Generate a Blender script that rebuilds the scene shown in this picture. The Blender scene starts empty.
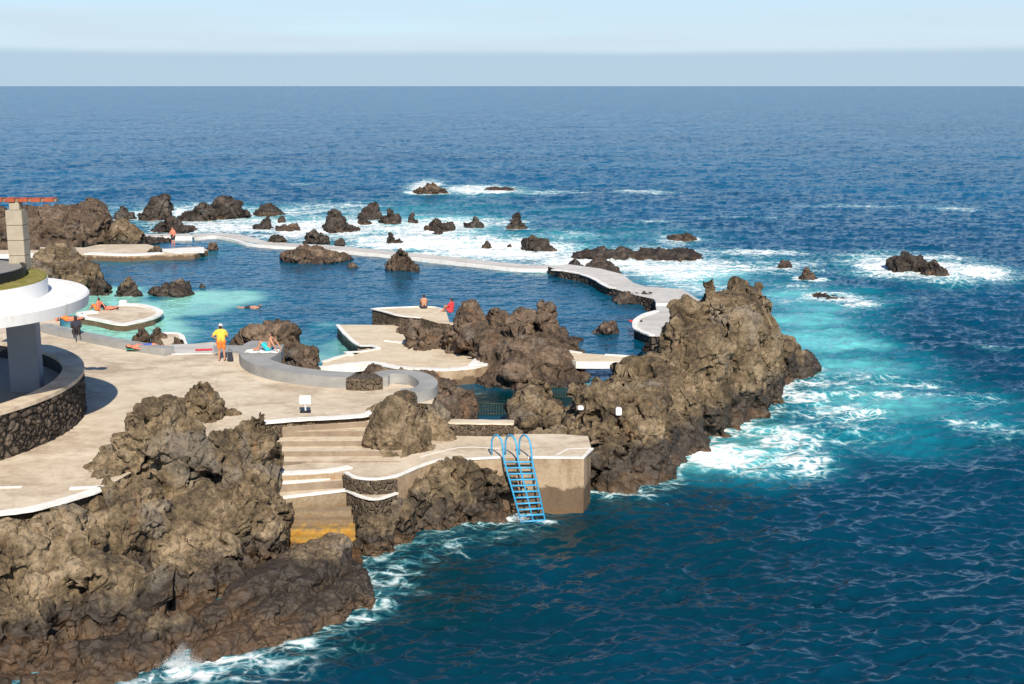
import bpy, bmesh, math, random
import numpy as np
from mathutils import Vector, Matrix
R = math.radians
scene = bpy.context.scene
COL = scene.collection
rnd = random.Random(7)

# ------------------------------------------------------------------ camera
F, TILT, CZ = 1280.0, math.atan(256/1280), 16.0
cam = bpy.data.cameras.new('camera'); camo = bpy.data.objects.new('camera', cam); COL.objects.link(camo)
cam.sensor_width = 36; cam.lens = 45; cam.clip_start = 0.5; cam.clip_end = 200000
camo.location = (0, 0, CZ); camo.rotation_euler = (math.pi/2 - TILT, 0, 0)
scene.camera = camo
scene.view_settings.view_transform = 'Standard'; scene.view_settings.look = 'None'
scene.view_settings.exposure = 0.32; scene.view_settings.gamma = 1
# ------------------------------------------------------------------ light
SUN_EL, SX, SY = R(39), -0.19, 1.0          # light travels towards (SX, SY)
sl = bpy.data.lights.new('sun', 'SUN'); so = bpy.data.objects.new('sun', sl); COL.objects.link(so)
sl.energy = 5.0; sl.angle = R(0.5); sl.color = (1.0, 0.91, 0.77)
h = Vector((SX, SY, 0)).normalized()*math.cos(SUN_EL)
so.rotation_euler = Vector((h.x, h.y, -math.sin(SUN_EL))).to_track_quat('-Z', 'Y').to_euler()
w = bpy.data.worlds.new('World'); scene.world = w; w.use_nodes = True
nt = w.node_tree; nt.nodes.clear()
def nn(nt, t, **k):
    n = nt.nodes.new(t)
    for a, b in k.items(): setattr(n, a, b)
    return n
out = nn(nt, 'ShaderNodeOutputWorld'); bg = nn(nt, 'ShaderNodeBackground'); bg.inputs[1].default_value = 0.1
sky = nn(nt, 'ShaderNodeTexSky', sky_type='NISHITA', sun_disc=False)
sky.sun_elevation = SUN_EL; sky.sun_rotation = math.atan2(-SX, -SY) % (2*math.pi)
sky.air_density = 0.75; sky.dust_density = 0.15; sky.ozone_density = 1.5
tc = nn(nt, 'ShaderNodeTexCoord'); sep = nn(nt, 'ShaderNodeSeparateXYZ'); nt.links.new(tc.outputs['Generated'], sep.inputs[0])
def wmath(op, a, b=None, c=None, clamp=False, tree=None):
    t = tree or nt
    n = nn(t, 'ShaderNodeMath', operation=op, use_clamp=clamp)
    for i, v in enumerate((a, b, c)):
        if v is None: continue
        if isinstance(v, (int, float)): n.inputs[i].default_value = v
        else: t.links.new(v, n.inputs[i])
    return n.outputs[0]
# thin high cloud veil low in the sky, and a pale blue bank of sea mist lying on the horizon
mp = nn(nt, 'ShaderNodeMapping'); mp.inputs['Scale'].default_value = (1.2, 1.2, 14); nt.links.new(tc.outputs['Generated'], mp.inputs[0])
n1 = nn(nt, 'ShaderNodeTexNoise'); n1.inputs['Scale'].default_value = 3.2; n1.inputs['Detail'].default_value = 6; nt.links.new(mp.outputs[0], n1.inputs[0])
n2 = nn(nt, 'ShaderNodeTexNoise'); n2.inputs['Scale'].default_value = 2.2; n2.inputs['Detail'].default_value = 3; nt.links.new(tc.outputs['Generated'], n2.inputs[0])
veil = nn(nt, 'ShaderNodeMapRange', interpolation_type='SMOOTHSTEP'); nt.links.new(sep.outputs[2], veil.inputs[0])
veil.inputs[1].default_value = 0.17; veil.inputs[2].default_value = 0.03; veil.inputs[3].default_value = 0.0; veil.inputs[4].default_value = 1.0
va = nn(nt, 'ShaderNodeMapRange'); nt.links.new(n1.outputs[0], va.inputs[0]); va.inputs[1].default_value = .3; va.inputs[2].default_value = .7; va.inputs[3].default_value = .75; va.inputs[4].default_value = 1.0
vf = wmath('MULTIPLY', veil.outputs[0], va.outputs[0])
mix1 = nn(nt, 'ShaderNodeMix', data_type='RGBA'); nt.links.new(vf, mix1.inputs[0])
tint = nn(nt, 'ShaderNodeMix', data_type='RGBA', blend_type='MULTIPLY'); tint.inputs[0].default_value = 1; nt.links.new(sky.outputs[0], tint.inputs[6]); tint.inputs[7].default_value = (.80, .95, 1.08, 1)
nt.links.new(tint.outputs[2], mix1.inputs[6])
mix1.inputs[7].default_value = (5.0, 6.1, 6.9, 1)
edge = wmath('ADD', 0.0262, wmath('MULTIPLY', wmath('SUBTRACT', n2.outputs[0], 0.5), 0.010))
bank = nn(nt, 'ShaderNodeMapRange', interpolation_type='SMOOTHSTEP'); nt.links.new(wmath('SUBTRACT', edge, sep.outputs[2]), bank.inputs[0])
bank.inputs[1].default_value = -0.0035; bank.inputs[2].default_value = 0.0040
mix2 = nn(nt, 'ShaderNodeMix', data_type='RGBA'); nt.links.new(wmath('MULTIPLY', bank.outputs[0], 0.85), mix2.inputs[0]); nt.links.new(mix1.outputs[2], mix2.inputs[6])
mix2.inputs[7].default_value = (3.6, 4.85, 6.0, 1)
nt.links.new(mix2.outputs[2], bg.inputs[0]); nt.links.new(bg.outputs[0], out.inputs[0])

# ------------------------------------------------------------------ geometry helpers
def ray(px, py):
    a, b = px-512, 342-py
    d = Vector((a, F*math.cos(TILT)+b*math.sin(TILT), -F*math.sin(TILT)+b*math.cos(TILT)))
    return d/d.y
def Pz(px, py, z):
    d = ray(px, py); t = (z-CZ)/d.z
    return Vector((d.x*t, t, z))
def Pd(px, py, D):
    d = ray(px, py); return Vector((d.x*D, D, CZ+d.z*D))
MPX = lambda D: D/F                       # metres per pixel at distance D

def tag(o, label=None, cat=None, group=None, kind=None):
    if label: o['label'] = label
    if cat: o['category'] = cat
    if group: o['group'] = group
    if kind: o['kind'] = kind
    return o
def mesh_obj(name, V, Fc, mats, parent=None, smooth=False, mi=None):
    m = bpy.data.meshes.new(name)
    m.from_pydata([tuple(v) for v in V], [], [tuple(f) for f in Fc]); m.validate(); m.update()
    for x in (mats if isinstance(mats, (list, tuple)) else [mats]): m.materials.append(x)
    if mi is not None and len(mi) == len(m.polygons): m.polygons.foreach_set('material_index', mi)
    if smooth: m.polygons.foreach_set('use_smooth', [True]*len(m.polygons))
    o = bpy.data.objects.new(name, m); COL.objects.link(o)
    if parent: o.parent = parent
    return o
def grid_mesh(name, V, nr, nc, mat, smooth=True, closed=False):
    """V numpy (nr*nc,3)"""
    i = np.arange(nr-1)[:, None]*nc + np.arange(nc-1)[None, :]
    Q = np.stack([i, i+1, i+nc+1, i+nc], -1).reshape(-1, 4)
    m = bpy.data.meshes.new(name)
    m.vertices.add(len(V)); m.vertices.foreach_set('co', V.astype(np.float32).ravel())
    m.loops.add(Q.size); m.loops.foreach_set('vertex_index', Q.astype(np.int32).ravel())
    m.polygons.add(len(Q)); m.polygons.foreach_set('loop_start', np.arange(0, Q.size, 4, dtype=np.int32))
    m.update(calc_edges=True); m.validate()
    if smooth: m.polygons.foreach_set('use_smooth', np.ones(len(m.polygons), bool))
    m.materials.append(mat)
    o = bpy.data.objects.new(name, m); COL.objects.link(o)
    return o
def empty(name, loc, rz=0):
    o = bpy.data.objects.new(name, None); COL.objects.link(o); o.location = loc; o.rotation_euler = (0, 0, rz); o.empty_display_size = .3
    return o
# ---- numpy noise
_perm = np.random.RandomState(3).permutation(4096).astype(np.int64)
_grad = np.random.RandomState(4).normal(size=(4096, 3)); _grad /= np.linalg.norm(_grad, axis=1)[:, None]; _grad = _grad.astype(np.float32)
_rv = np.random.RandomState(5).rand(4096, 4).astype(np.float32)
def _h(ix, iy, iz): return _perm[(ix + _perm[(iy + _perm[iz & 4095]) & 4095]) & 4095]
def perlin(p):
    p = np.asarray(p, np.float32); i = np.floor(p).astype(np.int64); f = p - i; u = f*f*f*(f*(f*6-15)+10)
    res = 0
    for dx in (0, 1):
        for dy in (0, 1):
            for dz in (0, 1):
                g = _grad[_h(i[:, 0]+dx, i[:, 1]+dy, i[:, 2]+dz)]
                d = g[:, 0]*(f[:, 0]-dx)+g[:, 1]*(f[:, 1]-dy)+g[:, 2]*(f[:, 2]-dz)
                wt = (u[:, 0] if dx else 1-u[:, 0])*(u[:, 1] if dy else 1-u[:, 1])*(u[:, 2] if dz else 1-u[:, 2])
                res = res + d*wt
    return res*1.4
def fbm(p, oct=4, ridged=False):
    a, s, r = 1.0, 0.0, 0
    for k in range(oct):
        n = perlin(p*(2.03**k)+17.3*k)
        r = r + a*((1-2*np.abs(n))*0.5 if ridged else n); s += a; a *= .5
    return r/s*1.5
def voro(p):
    p = np.asarray(p, np.float32); i = np.floor(p).astype(np.int64); f1 = np.full(len(p), 9., np.float32); f2 = f1.copy(); idv = np.zeros(len(p), np.float32)
    for dx in (-1, 0, 1):
        for dy in (-1, 0, 1):
            for dz in (-1, 0, 1):
                c = i+[dx, dy, dz]; r = _rv[_h(c[:, 0], c[:, 1], c[:, 2])]
                d = np.linalg.norm(c+r[:, :3]-p, axis=1).astype(np.float32)
                m = d < f1; f2 = np.where(m, f1, np.minimum(f2, d)); idv = np.where(m, r[:, 3], idv); f1 = np.where(m, d, f1)
    return f1, f2, idv

# ------------------------------------------------------------------ materials
class NT:
    def __init__(s, name):
        s.m = bpy.data.materials.new(name); s.m.use_nodes = True; s.t = s.m.node_tree; s.b = s.t.nodes['Principled BSDF']
        s.geo = nn(s.t, 'ShaderNodeNewGeometry'); s.pos = s.geo.outputs['Position']
    def L(s, a, b): s.t.links.new(a, b)
    def math(s, op, a, b=None, c=None, clamp=False): return wmath(op, a, b, c, clamp, s.t)
    def vec(s, scale, v=None):
        m = nn(s.t, 'ShaderNodeMapping'); m.inputs['Scale'].default_value = scale if hasattr(scale, '__len__') else (scale,)*3
        s.L(v or s.pos, m.inputs[0]); return m.outputs[0]
    def noise(s, scale, detail=5, rough=.55, dist=0, aniso=(1, 1, 1), v=None, col=False, kind=None):
        n = nn(s.t, 'ShaderNodeTexNoise'); n.inputs['Scale'].default_value = scale; n.inputs['Detail'].default_value = detail
        n.inputs['Roughness'].default_value = rough; n.inputs['Distortion'].default_value = dist
        s.L(s.vec(aniso, v), n.inputs[0]); return n.outputs[1 if col else 0]
    def voro(s, scale, feature='F1', v=None, out=0, rnd=1, aniso=(1, 1, 1)):
        n = nn(s.t, 'ShaderNodeTexVoronoi', feature=feature); n.inputs['Scale'].default_value = scale; n.inputs['Randomness'].default_value = rnd
        s.L(s.vec(aniso, v), n.inputs[0]); return n.outputs[out]
    def ramp(s, f, stops):
        r = nn(s.t, 'ShaderNodeValToRGB'); e = r.color_ramp.elements
        while len(e) < len(stops): e.new(.5)
        for x, (p, c) in zip(e, stops):
            x.position = p; x.color = (*c, 1) if len(c) == 3 else c
        s.L(f, r.inputs[0]); return r.outputs[0]
    def rng(s, f, a, b, c=0., d=1., smooth=True):
        r = nn(s.t, 'ShaderNodeMapRange', interpolation_type='SMOOTHSTEP' if smooth else 'LINEAR')
        s.L(f, r.inputs[0])
        for i, x in enumerate((a, b, c, d)): r.inputs[i+1].default_value = x
        return r.outputs[0]
    def mix(s, f, a, b, mode='MIX'):
        m = nn(s.t, 'ShaderNodeMix', data_type='RGBA', blend_type=mode)
        if isinstance(f, (int, float)): m.inputs[0].default_value = f
        else: s.L(f, m.inputs[0])
        for i, x in ((6, a), (7, b)):
            if isinstance(x, tuple): m.inputs[i].default_value = (*x, 1)
            else: s.L(x, m.inputs[i])
        return m.outputs[2]
    def z(s):
        q = nn(s.t, 'ShaderNodeSeparateXYZ'); s.L(s.pos, q.inputs[0]); return q.outputs[2]
    def bump(s, hgt, strength, dist, normal=None):
        b = nn(s.t, 'ShaderNodeBump'); b.inputs['Strength'].default_value = strength; b.inputs['Distance'].default_value = dist
        s.L(hgt, b.inputs['Height'])
        if normal: s.L(normal, b.inputs['Normal'])
        return b.outputs[0]
    def fin(s, col, rough=.8, normal=None, spec=.5):
        if isinstance(col, tuple): s.b.inputs['Base Color'].default_value = (*col, 1)
        else: s.L(col, s.b.inputs['Base Color'])
        if isinstance(rough, (int, float)): s.b.inputs['Roughness'].default_value = rough
        else: s.L(rough, s.b.inputs['Roughness'])
        s.b.inputs['Specular IOR Level'].default_value = spec
        if normal: s.L(normal, s.b.inputs['Normal'])
        return s.m

def rock_mat(name, dark, mid, light, wet=1.0, ochre=0.5):
    s = NT(name)
    a = s.noise(.55, 6, .62, .6); b = s.noise(3.2, 6, .65); c = s.noise(14, 4, .7)
    f = s.math('ADD', s.math('MULTIPLY', a, .55), s.math('ADD', s.math('MULTIPLY', b, .3), s.math('MULTIPLY', c, .15)))
    col = s.ramp(f, [(.40, dark), (.50, mid), (.59, light)])
    # rusty and pale grey veins
    rust = s.rng(s.noise(.8, 4, .6, 1.5, v=s.vec((1, 1, .6))), .60, .70)
    col = s.mix(s.math('MULTIPLY', rust, .35), col, (.27, .13, .06))
    gr = s.rng(s.noise(.42, 5, .6, .8), .56, .68)
    col = s.mix(s.math('MULTIPLY', gr, .45), col, (.19, .175, .155))
    pits = s.math('MULTIPLY', s.rng(s.voro(6, 'F1', s.vec(1)), .0, .34, .42, 1), s.rng(s.noise(5, 6, .75), .36, .52, .5, 1))
    col = s.mix(1.0, col, s.ramp(pits, [(0, (0, 0, 0)), (1, (1, 1, 1))]), 'MULTIPLY')
    z = s.z(); zz = s.math('ADD', z, s.math('MULTIPLY', s.math('SUBTRACT', s.noise(.45, 6, .65), .5), 3.0))
    wetm = s.rng(zz, wet, wet-.5)
    col = s.mix(s.math('MULTIPLY', wetm, .84), col, (.026, .020, .017))
    om = s.math('MULTIPLY', s.rng(zz, ochre, ochre-.45), s.rng(s.noise(2.2, 5, .6), .35, .6, .25, 1))
    col = s.mix(s.math('MULTIPLY', om, .5), col, (.15, .085, .04))
    hb = s.math('ADD', s.noise(2.6, 8, .68, .3), s.math('MULTIPLY', s.voro(4.5, 'F1', s.noise(3, 3, .5, col=True) and None), .35))
    n = s.bump(hb, .8, .13); n = s.bump(s.noise(22, 3, .7), .5, .02, n)
    ro = s.rng(wetm, 0, 1, .92, .45, False)
    return s.fin(col, ro, n, .35)
M = {}
M['rock_wet'] = rock_mat('lava_rock_wet', (.045, .034, .022), (.13, .094, .058), (.28, .21, .135), 1.5, .6)
M['rock'] = rock_mat('lava_rock', (.050, .036, .022), (.150, .109, .063), (.28, .212, .135), 1.7, .45)
M['rock_light'] = rock_mat('lava_rock_tan', (.055, .040, .025), (.165, .120, .069), (.31, .237, .152), 1.3, .7)
M['rock_red'] = rock_mat('lava_rock_reddish', (.045, .031, .022), (.115, .080, .054), (.21, .15, .105), .9, .5)
M['rock_dark'] = rock_mat('lava_rock_dark', (.020, .016, .014), (.052, .041, .034), (.11, .086, .068), .7, .35)

def simple(name, col, rough=.7, var=.12, scale=6, bump=0.0, spec=.4):
    s = NT(name); n = s.noise(scale, 4, .6)
    c = s.ramp(n, [(.3, tuple(x*(1-var) for x in col)), (.7, tuple(min(1, x*(1+var)) for x in col))])
    nm = s.bump(s.noise(scale*6, 3), .4, bump) if bump else None
    return s.fin(c, rough, nm, spec)
def concrete(name, lo, mid, hi, stain=.5):
    s = NT(name)
    a = s.noise(.45, 6, .65, .8, aniso=(.9, 1.25, 1)); b = s.noise(3, 6, .6); c = s.noise(25, 3, .6)
    f = s.math('ADD', s.math('MULTIPLY', a, .6), s.math('ADD', s.math('MULTIPLY', b, .28), s.math('MULTIPLY', c, .12)))
    col = s.ramp(f, [(.36, lo), (.5, mid), (.64, hi)])
    st = s.rng(s.noise(.5, 7, .7, 1.0, aniso=(.8, 1.3, 1)), .52, .66)
    col = s.mix(s.math('MULTIPLY', st, stain), col, (.30, .22, .15))
    cr = s.rng(s.voro(.33, 'DISTANCE_TO_EDGE', s.math and None), .0, .02, 1, 0)
    col = s.mix(s.math('MULTIPLY', cr, .1), col, (.14, .11, .08))
    return s.fin(col, .85, s.bump(s.noise(8, 6, .7), .5, .03), .3)
M['deck'] = concrete('deck_concrete', (.40, .315, .225), (.58, .485, .365), (.70, .61, .485), .55)
M['riser'] = concrete('step_riser_shaded_concrete', (.17, .13, .09), (.26, .20, .145), (.34, .275, .20), .5)  # deck concrete with painted-in shade, offsetting the sun square on the risers
M['deck_pale'] = concrete('deck_concrete_pale', (.50, .40, .28), (.62, .52, .38), (.70, .61, .47), .35)
M['walk_white'] = concrete('walkway_grey_white', (.42, .40, .37), (.52, .50, .47), (.62, .6, .57), .12)
def wall_side(name):
    s = NT(name)
    a = s.noise(1.3, 5, .6, aniso=(1, 1, .25)); b = s.noise(9, 5, .65)
    col = s.ramp(s.math('ADD', s.math('MULTIPLY', a, .7), s.math('MULTIPLY', b, .3)), [(.36, (.22, .15, .09)), (.52, (.38, .28, .18)), (.66, (.48, .38, .27))])
    rust = s.rng(s.noise(1.6, 3, .5, aniso=(1.4, 1.4, .22)), .63, .70)
    col = s.mix(s.math('MULTIPLY', rust, .5), col, (.34, .12, .04))
    zz = s.math('ADD', s.z(), s.math('MULTIPLY', s.math('SUBTRACT', s.noise(1.6, 5, .65), .5), .9))
    col = s.mix(s.math('MULTIPLY', s.rng(zz, .95, .82), .8), col, (.085, .052, .032))
    col = s.mix(s.math('MULTIPLY', s.rng(zz, .25, .1), .6), col, (.16, .10, .05))
    return s.fin(col, .8, s.bump(s.noise(6, 6, .7), .7, .05), .3)
M['side'] = wall_side('sea_wall_concrete')
def yellow_side():
    s = NT('algae_stained_concrete')
    zz = s.math('ADD', s.z(), s.math('MULTIPLY', s.math('SUBTRACT', s.noise(2.0, 6, .7), .5), 1.3))
    col = s.ramp(s.rng(zz, .0, 1.7, 0, 1, False), [(.0, (.04, .022, .012)), (.22, (.11, .045, .014)), (.33, (.46, .24, .03)), (.42, (.40, .25, .06)), (.5, (.22, .155, .09)), (.95, (.34, .27, .185))])
    col = s.mix(s.rng(s.noise(7, 5, .7), .4, .65, 0, .45), col, (.20, .11, .04))
    return s.fin(col, .7, s.bump(s.noise(5, 6, .7), .8, .06), .4)
M['yellow'] = yellow_side()
def white_paint():
    s = NT('white_paint')
    n = s.noise(1.4, 6, .7); col = s.ramp(n, [(.3, (.60, .56, .49)), (.48, (.78, .76, .71)), (.7, (.82, .81, .78))])
    col = s.mix(s.rng(s.noise(6, 5, .7), .60, .72, 0, .55), col, (.42, .34, .25))
    return s.fin(col, .6, s.bump(s.noise(14, 4), .3, .01), .3)
M['white'] = white_paint()
def render_white():
    s = NT('white_render')
    st = s.noise(1.6, 6, .7, aniso=(1.5, 1.5, .25)); col = s.ramp(st, [(.34, (.80, .80, .79)), (.56, (.79, .785, .77)), (.70, (.62, .60, .56))])
    col = s.mix(s.rng(s.noise(.8, 5, .7), .52, .75, 0, .25), col, (.55, .53, .48))
    return s.fin(col, .65, s.bump(s.noise(9, 4), .3, .01), .3)
M['white_clean'] = render_white()
def grey_wall():
    s = NT('grey_render')
    n = s.noise(1.1, 5, .6, aniso=(1, 1, 2)); col = s.ramp(n, [(.3, (.25, .25, .24)), (.7, (.36, .355, .34))])
    return s.fin(col, .75, s.bump(s.noise(9, 4), .3, .02), .3)
M['grey'] = grey_wall()
def masonry(name, scale, stone, stone2, mortar, mw=.05, bump=.12):
    s = NT(name); wv = s.vec(1)
    dn = nn(s.t, 'ShaderNodeVectorMath', operation='SCALE'); dn.inputs[3].default_value = .25
    s.L(s.noise(1.8, 2, .5, col=True), dn.inputs[0])
    ad = nn(s.t, 'ShaderNodeVectorMath', operation='ADD'); s.L(s.pos, ad.inputs[0]); s.L(dn.outputs[0], ad.inputs[1])
    e = s.voro(scale, 'DISTANCE_TO_EDGE', ad.outputs[0]); c = s.voro(scale, 'F1', ad.outputs[0], 1)
    q = nn(s.t, 'ShaderNodeSeparateColor'); s.L(c, q.inputs[0])
    col = s.mix(q.outputs[0], stone, stone2); col = s.mix(s.rng(s.noise(9, 4, .7), .35, .65, 0, .5), col, tuple(x*.5 for x in stone))
    m = s.rng(e, mw, mw*1.9, 1, 0); col = s.mix(m, col, mortar)
    hgt = s.math('ADD', s.rng(e, 0, .2), s.math('MULTIPLY', s.noise(12, 4), .3))
    return s.fin(col, .85, s.bump(hgt, 1, bump), .3)
M['masonry'] = masonry('dry_lava_masonry', 2.6, (.065, .052, .043), (.16, .125, .095), (.022, .018, .015), .03, .2)
M['masonry_m'] = masonry('mortared_lava_masonry', 4.4, (.075, .055, .038), (.16, .12, .08), (.20, .155, .105), .035, .12)
M['blue'] = simple('blue_ladder_paint', (.055, .36, .62), .4, .15, 9, .002, .5)
M['orange'] = simple('orange_painted_timber', (.36, .085, .035), .6, .2, 5, .003)
M['pale_block'] = simple('pale_stone_column', (.36, .31, .235), .8, .14, 2.2, .01)
M['joint'] = simple('dark_joint', (.25, .2, .15), .9)
M['shade_col'] = simple('shaded_column_grey', (.30, .31, .33), .7, .05, 2, .004)  # column under the roof overhang; its shade is put into this grey
M['black'] = simple('black_metal', (.015, .016, .02), .5)
M['asphalt'] = simple('terrace_grey_floor', (.24, .23, .21), .9, .12, 3, .01)
M['grass'] = NT('dry_grass'); _s = M['grass']
M['grass'] = _s.fin(_s.ramp(_s.noise(3.5, 6, .7), [(.3, (.16, .17, .03)), (.5, (.30, .27, .08)), (.7, (.40, .33, .14))]), .95, _s.bump(_s.noise(20, 4, .7), 1, .08), .1)
M['skin'] = simple('tanned_skin', (.46, .23, .14), .55, .08, 8)
M['skin_red'] = simple('sunburnt_skin', (.60, .20, .12), .55, .08, 8)
M['hair'] = simple('dark_hair', (.03, .02, .015), .7)
M['yellow_cloth'] = simple('yellow_cloth', (.78, .52, .07), .85, .1, 10)
M['orange_cloth'] = simple('orange_cloth', (.72, .20, .04), .85, .1, 10)
M['cyan_cloth'] = simple('turquoise_cloth', (.03, .45, .52), .85)
M['red_cloth'] = simple('red_cloth', (.60, .05, .06), .85)
M['dark_cloth'] = simple('dark_cloth', (.03, .03, .045), .85)
M['green_cloth'] = simple('green_cloth', (.04, .38, .28), .85)
M['blue_cloth'] = simple('blue_cloth', (.03, .10, .45), .85)
M['white_cloth'] = simple('white_cloth', (.75, .74, .72), .85)
M['teal_grate'] = simple('dark_green_grate', (.02, .045, .04), .6)

def water_mat(name, pool=False):
    s = NT(name); s.m.node_tree
    def attr(n):
        a = nn(s.t, 'ShaderNodeAttribute', attribute_name=n); return a.outputs['Fac']
    foam, turq, far, kelp = attr('foam'), attr('turq'), attr('far'), attr('kelp')
    big = s.noise(.018, 4, .55, aniso=(.5, 1.6, 1)); med = s.noise(.11, 5, .6, .5, aniso=(.6, 1.3, 1))
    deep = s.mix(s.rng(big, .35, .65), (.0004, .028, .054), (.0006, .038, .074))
    deep = s.mix(far, deep, s.mix(s.rng(big, .36, .64), (.0006, .068, .158), (.0010, .092, .200)))  # bluer with distance: sky reflection painted into the water colour
    if pool: deep = s.mix(s.rng(med, .35, .65), (.0015, .060, .115), (.003, .085, .15))
    tq = s.math('MULTIPLY', turq, s.rng(med, .28, .62, .62, 1.1))
    col = s.mix(s.rng(tq, .05, .55), deep, (.005, .13, .19)); col = s.mix(s.rng(tq, .5, 1.15), col, (.13, .50, .52) if not pool else (.26, .60, .50))
    col = s.mix(kelp, col, (.0010, .023, .028))
    # foam: drifting sheets broken into lacy cells
    dn = nn(s.t, 'ShaderNodeVectorMath', operation='SCALE'); dn.inputs[3].default_value = 1.6
    s.L(s.noise(.55, 4, .6, col=True, aniso=(1, 1, .3)), dn.inputs[0])
    ad = nn(s.t, 'ShaderNodeVectorMath', operation='ADD'); s.L(s.pos, ad.inputs[0]); s.L(dn.outputs[0], ad.inputs[1])
    e1 = s.voro(.85, 'DISTANCE_TO_EDGE', ad.outputs[0], aniso=(.8, 1.1, .2)); e2 = s.voro(2.6, 'DISTANCE_TO_EDGE', ad.outputs[0], aniso=(.8, 1.1, .2))
    lace = s.math('MAXIMUM', s.rng(e1, 0, .16, 1, 0), s.math('MULTIPLY', s.rng(e2, 0, .2, 1, 0), .8))
    nz = s.noise(.32, 7, .68, .9, aniso=(.55, 1.25, .3)); nz2 = s.noise(1.7, 6, .7, .4, aniso=(.7, 1.2, .3))
    nn_ = s.math('ADD', s.math('MULTIPLY', nz, .62), s.math('MULTIPLY', nz2, .38))
    # foam density = attr + noise + lace
    v = s.math('ADD', s.math('MULTIPLY', foam, 1.0), s.math('ADD', s.math('MULTIPLY', s.math('SUBTRACT', nn_, .5), 3.0), s.math('MULTIPLY', s.math('SUBTRACT', lace, .5), .42)))
    fm = s.math('MULTIPLY', s.rng(v, .42, 1.02), s.rng(foam, .03, .16))
    thin = s.math('MULTIPLY', s.rng(v, .12, .8), s.rng(foam, .02, .3))
    col = s.mix(s.math('MULTIPLY', thin, .45), col, (.16, .52, .55))
    col = s.mix(fm, col, (.80, .83, .83))
    # sub-grid ripples: slopes the mesh cannot carry
    def nv(sc, an, dd=3):
        q = nn(s.t, 'ShaderNodeVectorMath', operation='SUBTRACT'); s.L(s.noise(sc, dd, .6, .2, an, col=True), q.inputs[0]); q.inputs[1].default_value = (.5, .5, .5); return q.outputs[0]
    def vsc(v, f):
        q = nn(s.t, 'ShaderNodeVectorMath', operation='SCALE'); s.L(v, q.inputs[0])
        if isinstance(f, (int, float)): q.inputs[3].default_value = f
        else: s.L(f, q.inputs[3])
        return q.outputs[0]
    def vadd(a, b):
        q = nn(s.t, 'ShaderNodeVectorMath', operation='ADD'); s.L(a, q.inputs[0]); s.L(b, q.inputs[1]); return q.outputs[0]
    fine = vsc(nv(3.6, (.7, 1.2, 0), 5), s.math('ADD', .42 if not pool else .7, s.math('MULTIPLY', far, .7)))
    mid = vsc(nv(1.1, (.55, 1.2, 0), 4), s.math('ADD', .34 if not pool else .5, s.math('MULTIPLY', far, 1.15)))
    lrg = vsc(nv(.55, (.45, 1.3, 0), 5), s.math('MULTIPLY', far, .6))
    tot = vadd(vadd(fine, mid), lrg)
    mul = nn(s.t, 'ShaderNodeVectorMath', operation='MULTIPLY'); s.L(tot, mul.inputs[0]); mul.inputs[1].default_value = (.7, 1.0, 0)
    nr = nn(s.t, 'ShaderNodeVectorMath', operation='NORMALIZE'); s.L(vadd(s.geo.outputs['Normal'], mul.outputs[0]), nr.inputs[0])
    ro = s.rng(s.math('MAXIMUM', fm, s.math('MULTIPLY', far, .0)), 0, 1, .15, .8, False)
    m = s.fin(col, ro, nr.outputs[0], .5); s.b.inputs['IOR'].default_value = 1.333; s.L(s.rng(far, 0, 1, .42, .03, False) if not pool else s.rng(far, 0, 1, .22, .22), s.b.inputs['Specular IOR Level'])
    return m
M['sea'] = water_mat('sea_water'); M['pool'] = water_mat('pool_water', True)

# ------------------------------------------------------------------ rocks
FOOT = []            # waterline footprints (world xy) for foam
def ico(sub=3):
    bm = bmesh.new(); bmesh.ops.create_icosphere(bm, subdivisions=sub, radius=1)
    V = np.array([v.co[:] for v in bm.verts]); Fc = np.array([[v.index for v in f.verts] for f in bm.faces]); bm.free(); return V, Fc
ICOV, ICOF = ico(3)
def rot(rs):
    q = rs.normal(size=4); q /= np.linalg.norm(q); a, b, c, d = q
    return np.array([[1-2*(c*c+d*d), 2*(b*c-a*d), 2*(b*d+a*c)], [2*(b*c+a*d), 1-2*(b*b+d*d), 2*(c*d-a*b)], [2*(b*d-a*c), 2*(c*d+a*b), 1-2*(b*b+c*c)]])
def remesh(V, Fc, vox):
    m = bpy.data.meshes.new('tmp'); m.from_pydata(V.tolist(), [], Fc.tolist()); m.update()
    o = bpy.data.objects.new('tmp', m); COL.objects.link(o)
    md = o.modifiers.new('r', 'REMESH'); md.mode = 'VOXEL'; md.voxel_size = vox; md.adaptivity = 0
    dg = bpy.context.evaluated_depsgraph_get(); e = o.evaluated_get(dg); r = bpy.data.meshes.new_from_object(e)
    bpy.data.objects.remove(o); bpy.data.meshes.remove(m); return r
def getV(m):
    a = np.empty(len(m.vertices)*3, np.float32); m.vertices.foreach_get('co', a); return a.reshape(-1, 3)
def setV(m, V): m.vertices.foreach_set('co', V.astype(np.float32).ravel()); m.update()
def getN(m):
    a = np.empty(len(m.vertices)*3, np.float32); m.vertex_normals.foreach_get('vector', a); return a.reshape(-1, 3)
def vorop(p):
    """distance gap, piecewise-planar offset: each cell gets a tilted facet"""
    p = np.asarray(p, np.float32); i = np.floor(p).astype(np.int64); f1 = np.full(len(p), 9., np.float32); f2 = f1.copy(); off = np.zeros(len(p), np.float32)
    for dx in (-1, 0, 1):
        for dy in (-1, 0, 1):
            for dz in (-1, 0, 1):
                c = i+[dx, dy, dz]; hh = _h(c[:, 0], c[:, 1], c[:, 2]); r = _rv[hh]; v = p-(c+r[:, :3]); d = np.linalg.norm(v, axis=1).astype(np.float32)
                m = d < f1; f2 = np.where(m, f1, np.minimum(f2, d)); o = (v*_grad[hh]).sum(1)*1.1+(r[:, 3]-.5)*.5; off = np.where(m, o, off); f1 = np.where(m, d, f1)
    return f2-f1, off
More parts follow.
